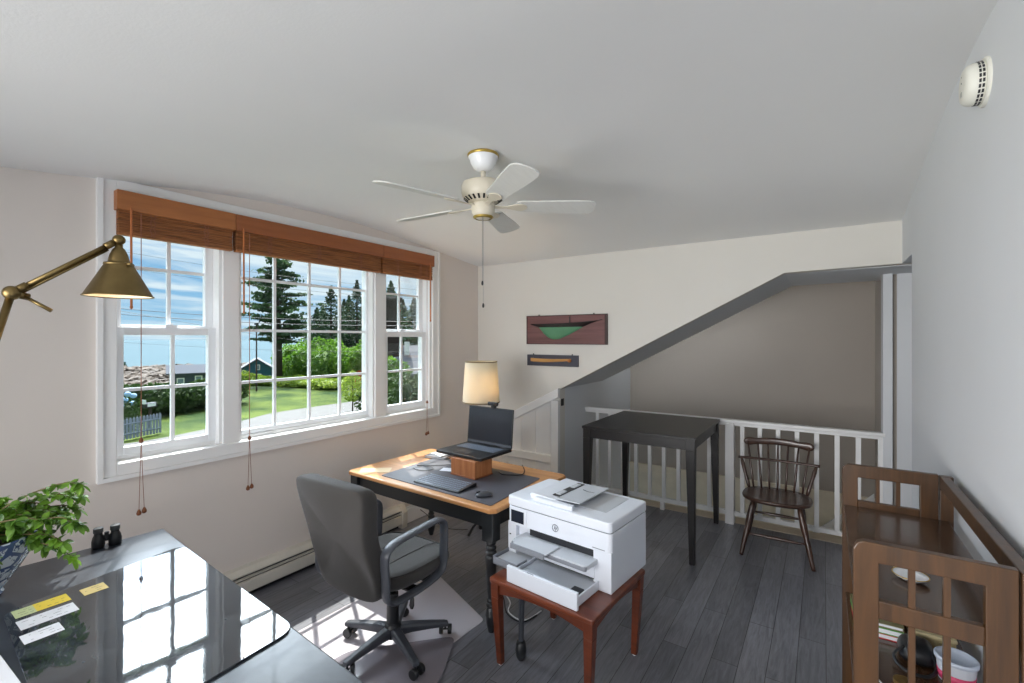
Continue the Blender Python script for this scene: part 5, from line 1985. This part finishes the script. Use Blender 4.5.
def spruce(px, d, h_, r_, label, n=3800, m=None, s=.48, group=None, x_off=0):
    p = ray3(px, 338.5, d)
    g = ground_h(p.x, p.y)
    t = thing('spruce_tree', label, 'tree', (p.x, p.y, g), group=group)
    rnd = random.Random(int(px * 3 + d * 5))
    obj('trunk', MB().tube([(p.x, p.y, g - .2), (p.x, p.y, g + h_ * .5), (p.x, p.y, g + h_ * .98)], [.28, .16, .03], 10), M_bark, t, world=True)
    c = MB()
    nb = 150
    for i in range(nb):
        u = (i + .5) / nb
        z = g + h_ * (.10 + .88 * u)
        L_ = r_ * 1.5 * (1 - u) ** 1.05 * rnd.uniform(.5, 1.1) + .05
        a = i * 2.399963
        tipz = z - L_ * .22
        for k in range(int(n / nb)):
            q = rnd.random() ** .6
            w_ = .30 * L_ * (1.1 - q) + .10
            off = rnd.uniform(-w_, w_)
            x = p.x + math.cos(a) * L_ * q - math.sin(a) * off
            y = p.y + math.sin(a) * L_ * q + math.cos(a) * off
            tri_leaf(c, (x, y, lerp(z, tipz, q) + rnd.uniform(-.10, .10)), s * (1 - .5 * u) * rnd.uniform(.6, 1.1), rnd, .5)
    tag(obj('needles', c, m or M_f_dark, t, world=True), kind='stuff')
    return t


# the big white pine, in tiers of level branches
def white_pine(px, d, h_, label):
    p = ray3(px, 338.5, d)
    g = ground_h(p.x, p.y)
    t = thing('pine_tree', label, 'tree', (p.x, p.y, g))
    rnd = random.Random(9)
    obj('trunk', MB().tube([(p.x, p.y, g - .3), (p.x + .1, p.y, g + h_ * .4), (p.x - .1, p.y, g + h_ * .75), (p.x - .15, p.y, g + h_ * .97)], [.52, .40, .20, .05], 12), M_bark, t, world=True, smooth=True)
    br = MB()
    nd = MB()
    tiers = 15
    for i in range(tiers):
        u = i / (tiers - 1)
        z = g + h_ * (.34 + .64 * u)
        env = (2.4 + 2.6 * math.sin(min(1, u / .40) * PI / 2)) if u < .40 else lerp(5.0, .7, ((u - .40) / .60) ** .85)
        env *= h_ / 14
        for b_ in range(5):
            a = rnd.uniform(0, 2 * PI)
            L_ = env * rnd.uniform(.5, 1.1)
            up = .12 + .45 * u
            s0 = Vector((p.x, p.y, z))
            s1 = s0 + Vector((math.cos(a) * L_ * .5, math.sin(a) * L_ * .5, L_ * up * .25 + rnd.uniform(-.2, .2)))
            s2 = s0 + Vector((math.cos(a) * L_, math.sin(a) * L_, L_ * up * .45 + rnd.uniform(-.3, .3)))
            br.tube([s0, s1, s2], [.09, .05, .015], 5)
            for k in range(6):
                q = .42 + .58 * k / 5
                c0 = s0.lerp(s1, q * 2) if q < .5 else s1.lerp(s2, q * 2 - 1)
                c0 = c0 + Vector((rnd.uniform(-.45, .45), rnd.uniform(-.45, .45), .12))
                rr = rnd.uniform(.34, .56)
                for _ in range(15):
                    o_3 = Vector((rnd.gauss(0, .55), rnd.gauss(0, .55), abs(rnd.gauss(0, .16)))) * rr
                    tri_leaf(nd, c0 + o_3, rnd.uniform(.28, .48), rnd, .9)
    obj('branches', br, M_bark, t, world=True)
    tag(obj('needles', nd, M_f_pine, t, world=True), kind='stuff')


white_pine(277, 47, 12.3, 'tall white pine with tiers of level branches standing beyond the lane')
spruce(331, 58, 11.0, 4.6, 'dark spruce with a sharp top seen between the middle panes', m=M_f_dark)
spruce(357, 60, 12.0, 4.4, 'dark spruce at the right edge of the centre window')
spruce(317, 62, 8.6, 4.0, 'shorter spruce left of the sharp-topped one')
spruce(323, 66, 9.2, 4.2, 'spruce just left of the sharp-topped one, further back')
spruce(349, 64, 10.4, 4.0, 'spruce just left of the one at the edge of the centre window')
spruce(344, 70, 10.6, 4.6, 'spruce set back between two taller spruces')
spruce(370, 72, 13.4, 4.8, 'tall spruce partly behind the right mullion')
spruce(391, 47, 10.6, 3.4, 'dark spruce in the narrow right window, its left tree', m=M_f_pine)
spruce(414, 54, 9.6, 3.8, 'lighter spruce in the narrow right window, its right tree', m=M_f_pine)
spruce(403, 66, 10.2, 4.2, 'spruce behind the two in the narrow right window')
spruce(116, 88, 5.4, 1.8, 'small dark spruce on the shore at the far left edge of the window')

for i, (px, d, r_, h_, lab) in enumerate((
        (291, 52, 1.9, 4.4, 'bright green bush right of the pine trunk'),
        (303, 50, 1.8, 3.9, 'bright green bush second to the right of the pine trunk'),
        (312, 54, 2.0, 4.9, 'tall bright green bush in the middle of the centre window'),
        (326, 48, 1.9, 3.9, 'bright bush under the sharp-topped spruce'),
        (338, 50, 2.0, 4.7, 'bright leafy bush left of the sapling'),
        (350, 47, 1.8, 4.3, 'bright leafy bush behind the sapling'),
        (362, 45, 1.7, 4.5, 'bright leafy bush beside the centre window frame'))):
    bush(px, d, r_, h_ * .92, M_f_mid, lab, n=1300, s=.30)
for px, d, r_, h_, lab in ((246, 48, 1.7, 0.9, 'low lime shrub below the teal cottage gable'), (262, 45, 1.6, 0.9, 'low lime shrub in front of the teal cottage'), (275, 44, 1.5, 0.9, 'low lime shrub at the foot of the pine'),
                           (294, 43, 1.8, 0.9, 'low lime shrub right of the pine foot'), (312, 42, 1.8, 0.9, 'low lime shrub below the tall bright bush'), (330, 41, 1.7, 0.9, 'low lime shrub below the spruces'),
                           (239, 40, 1.3, 1.5, 'lime shrub at the left edge of the centre window')):
    bush(px, d, r_, h_, M_f_lime, lab, n=700, s=.24, name='shrub')
for px, d, r_, h_, lab in ((128, 26.5, 1.5, 1.7, 'dark hedge bush behind the picket fence'), (143, 27.5, 1.5, 1.75, 'dark hedge bush behind the mailbox'), (158, 27.5, 1.6, 1.7, 'hedge bush right of the mailbox'),
                           (172, 28.5, 1.6, 1.7, 'hedge bush below the left of the grey shed'), (189, 29.5, 1.7, 1.75, 'hedge bush straight below the grey shed'), (205, 30.5, 1.7, 1.7, 'hedge bush below the right end of the grey shed'),
                           (222, 31.5, 1.6, 1.8, 'hedge bush beyond the first mullion')):
    bush(px, d, r_, h_, M_f_hedge, lab, n=1500, s=.24, name='hedge_bush')
for px, d, r_, h_, lab in ((392, 24, 1.1, 3.0, 'dense shrub low in the left half of the narrow right window'), (411, 22, 1.0, 2.9, 'dense shrub low in the right half of the narrow right window'), (378, 27, 1.2, 2.6, 'dense shrub behind the right mullion')):
    bush(px, d, r_, h_, M_f_hedge, lab, n=1500, s=.16)
bush(392, 36, 1.4, 3.0, M_f_mid, 'bright bush in front of the grey gabled house', n=900, s=.26)
c_ = bush(359.5, 43, .55, 1.5, mat('rust_red_leaves', (150, 66, 34), .8, rgb2=(190, 96, 48), nscale=3), 'small rust red shrub behind the sapling', n=500, s=.16)

# sapling by the lane
p = ray3(352.5, 338.5, 26.5)
t = thing('sapling', 'thin young tree with yellow green leaves beside the lane', 'tree', (p.x, p.y, GZ))
obj('trunk', MB().tube([(p.x, p.y, GZ), (p.x + .03, p.y, GZ + 1.2), (p.x, p.y, GZ + 2.5)], [.045, .035, .012], 8), M_bark, t, world=True)
c = MB()
rnd = random.Random(77)
for i in range(620):
    u = rnd.random()
    r_ = .75 * math.sin(PI * (.12 + .85 * u)) * rnd.random() ** .5
    a = rnd.uniform(0, 6.28)
    tri_leaf(c, (p.x + r_ * math.cos(a), p.y + r_ * math.sin(a), GZ + .95 + 1.7 * u), .15, rnd)
tag(obj('foliage', c, M_f_lime, t, world=True), kind='stuff')


# ---- buildings
def gable_house(name, label, loc, rz, W_, L_, H_, RH_, wall, roof, windows, chimney=None, door=None):
    """gable end faces local -Y; W_ wide in x, L_ long in y"""
    t = thing(name, label, 'building', loc, rz)
    c = MB().prism([(-W_ / 2, 0), (W_ / 2, 0), (W_ / 2, H_), (0, H_ + RH_), (-W_ / 2, H_)], 1, 0, L_)
    wl = obj('walls', c, wall, t)
    sl = RH_ / (W_ / 2)
    c = MB()
    o_ = .35
    for s in (-1, 1):
        c.prism([(0, H_ + RH_), (0, H_ + RH_ + .16), (s * (W_ / 2 + o_), H_ - o_ * sl + .16), (s * (W_ / 2 + o_), H_ - o_ * sl)], 1, -.35, L_ + .35)
    obj('roof', c, roof, t)
    for (x, z, w_, h_) in windows:
        f = obj('window', MB().box((x - w_ / 2 - .08, -.06, z - .08), (x + w_ / 2 + .08, .02, z + h_ + .08)), M_trim, wl)
        obj('pane', MB().box((x - w_ / 2, -.075, z), (x + w_ / 2, -.05, z + h_)), M_pane, f)
    if door:
        x, w_, h_ = door
        f = obj('door', MB().box((x - w_ / 2 - .1, -.06, 0), (x + w_ / 2 + .1, .02, h_ + .1)), M_trim, wl)
        obj('door_leaf', MB().box((x - w_ / 2, -.075, 0), (x + w_ / 2, -.05, h_)), M_pane, f)
    if chimney:
        x, y, h_ = chimney
        obj('chimney', MB().box((x - .22, y - .22, H_), (x + .22, y + .22, H_ + RH_ + h_)), M_trim, t)
    return t


M_pane = mat('house_pane', (120, 140, 156), .15)
M_teal = mat('teal_siding', (34, 90, 108), .7, var=.05, stretch=(.2, .2, 8))
M_grey = mat('grey_blue_siding', (66, 78, 92), .75, var=.06, stretch=(.2, .2, 8))
M_roof = mat('grey_shingles', (96, 98, 106), .9, var=.1, nscale=5)
p = ray3(257, 338.5, 66)
facing = math.atan2(-p.x, p.y)
gable_house('cottage', 'teal cottage with a grey gable roof behind the lime shrubs', (p.x, p.y, ground_h(p.x, p.y) + .3), facing, 5.4, 7, 1.9, 1.8, M_teal, M_roof,
            [(-1.7, .6, .8, 1.0), (.1, .6, .7, 1.0), (1.8, .7, .5, .6), (.1, 2.3, .4, .6)])
p = ray3(206, 338.5, 57)
M_roof2 = mat('slate_grey_roof', (72, 78, 90), .9, var=.08)
gable_house('shed', 'long grey shed with a low roof near the rocky shore', (p.x, p.y, -4.3), facing + R(90 + 8), 3.2, 3.6, 1.95, .75, M_grey, M_roof2, [])
sh_ = [o for o in bpy.data.objects if o.name == 'shed'][0]
for y0_, z0_, z1_, nm_ in ((.45, .15, 1.6, 'door'), (2.2, .7, 1.4, 'window')):
    f = obj(nm_, MB().box((-1.66, y0_, z0_), (-1.58, y0_ + .75, z1_)), M_trim, sh_)
    obj('pane', MB().box((-1.68, y0_ + .12, z0_ + .12), (-1.65, y0_ + .63, z1_ - .12)), M_pane, f)
p = ray3(428, 338.5, 44)
gable_house('gabled_house', 'grey house with a pale roof and white chimney behind the narrow right window', (p.x, p.y, GZ), math.atan2(-p.x, p.y) + R(90), 6.0, 4.4, 1.5, 2.2, M_grey, mat('pale_shingles', (130, 132, 140), .9, var=.1, nscale=5), [], chimney=(-1.0, 1.9, .5))
p = ray3(390, 338.5, 42)
dkb = thing('dark_barn', 'dark brown building half hidden behind the trees in the narrow right window', 'building', (p.x, p.y, GZ), math.atan2(-p.x, p.y))
obj('walls', MB().box((-1.3, 0, 0), (.9, 3, 8.0)), mat('dark_brown_boards', (40, 34, 31), .9, stretch=(8, 8, .3)), dkb)
obj('roof', MB().prism([(-1.5, 8.0), (1.1, 8.0), (1.1, 8.2), (-1.5, 8.5)], 1, -.3, 3.3), mat('dark_shingles', (70, 64, 62), .9), dkb)

# picket fence and mailbox, bottom left
pf = thing('picket_fence', 'short pale blue grey picket fence by the lane', 'fence', (-25.7, 7.9, GZ))
f0, f1 = Vector((-25.3, 7.0, GZ)), Vector((-26.1, 9.0, GZ))
M_pick = mat('weathered_white_paint', (132, 142, 158), .7)
dr_ = (f1 - f0)
n_ = 15
for k in range(n_):
    q = f0 + dr_ * (k / (n_ - 1))
    obj('picket', MB().box((-.015, -.045, .05), (.015, .045, .92)).prism([(-.045, .92), (.045, .92), (0, .99)], 0, -.015, .015), M_pick, pf).location = q - pf.location
for z in (.28, .72):
    obj('rail', MB().tube([f0 + Vector((.02, 0, z)), f1 + Vector((.02, 0, z))], .035, 4), M_pick, pf, world=True)
p = ray3(150, 338.5, 23.6)
mb_ = thing('mailbox', 'dark mailbox on a post with a white flag panel beside the picket fence', 'mailbox', (p.x, p.y, GZ), R(20))
obj('post', MB().box((-.05, -.05, 0), (.05, .05, 1.0)), M_bark, mb_)
obj('mailbox_body', MB().prism([(-.12, 1.0), (.12, 1.0), (.12, 1.16), (.08, 1.24), (-.08, 1.24), (-.12, 1.16)], 1, -.28, .28), M_dk, mb_)
obj('name_panel', MB().box((-.12, -.30, 1.20), (.12, -.285, 1.42)).box((.125, -.22, 1.06), (.13, .2, 1.22)), M_vinyl, mb_)
p = ray3(126, 338.5, 22)
t = thing('hydrangea', 'small bush with pale blue flower heads behind the picket fence', 'bush', (p.x, p.y, GZ))
rnd = random.Random(8)
c = MB()
core(c, (p.x, p.y, GZ + .8), (.5, .5, .8), rnd)
blob_foliage(c, (p.x, p.y, GZ + .8), (.6, .6, .9), 500, .16, rnd)
tag(obj('foliage', c, M_f_hedge, t, world=True), kind='stuff')
for k in range(7):
    a = rnd.uniform(0, 6.28)
    q = (p.x + .35 * math.cos(a), p.y + .35 * math.sin(a), GZ + 1.2 + rnd.uniform(-.1, .7))
    c = MB().ell(q, (.14, .14, .12), 10, 6)
    obj('flower_head', c, mat('pale_blue_petals', (150, 186, 220), .8), t, world=True, smooth=True)

# utility pole and overhead wires
p = ray3(256.5, 338.5, 38)
up = thing('utility_pole', 'thin dark utility pole standing in front of the teal cottage', 'pole', (p.x, p.y, GZ))
obj('pole_shaft', MB().tube([(p.x, p.y, GZ), (p.x, p.y, GZ + 5.6)], [.07, .05], 8), M_bark, up, world=True)
obj('lamp_head', MB().box((p.x - .15, p.y - .1, GZ + 5.6), (p.x + .15, p.y + .1, GZ + 5.75)), M_dk, up, world=True)
M_wire = mat('wire', (40, 42, 46), .6)
for k, (pa, pb, d0, d1, lab) in enumerate((
        ((60, 303), (470, 322), 30, 26, 'upper of the two thick overhead wires crossing the left sash'),
        ((60, 309), (470, 326), 30, 26, 'lower of the two thick overhead wires crossing the left sash'),
        ((60, 240), (470, 294), 24, 24, 'topmost thin overhead wire'),
        ((60, 258), (470, 302), 25, 25, 'second thin overhead wire from the top'),
        ((60, 300), (470, 362), 27, 40, 'sagging overhead wire sloping down to the right'),
        ((60, 338), (470, 352), 34, 34, 'faint wire just above the sea horizon'))):
    a, b2 = ray3(*pa, d0), ray3(*pb, d1)
    pts = [a.lerp(b2, q / 16) - Vector((0, 0, .35 * math.sin(PI * q / 16))) for q in range(17)]
    tag(obj('overhead_wire', MB().tube(pts, .02 if k < 2 else .009, 5), M_wire), lab, 'wire')
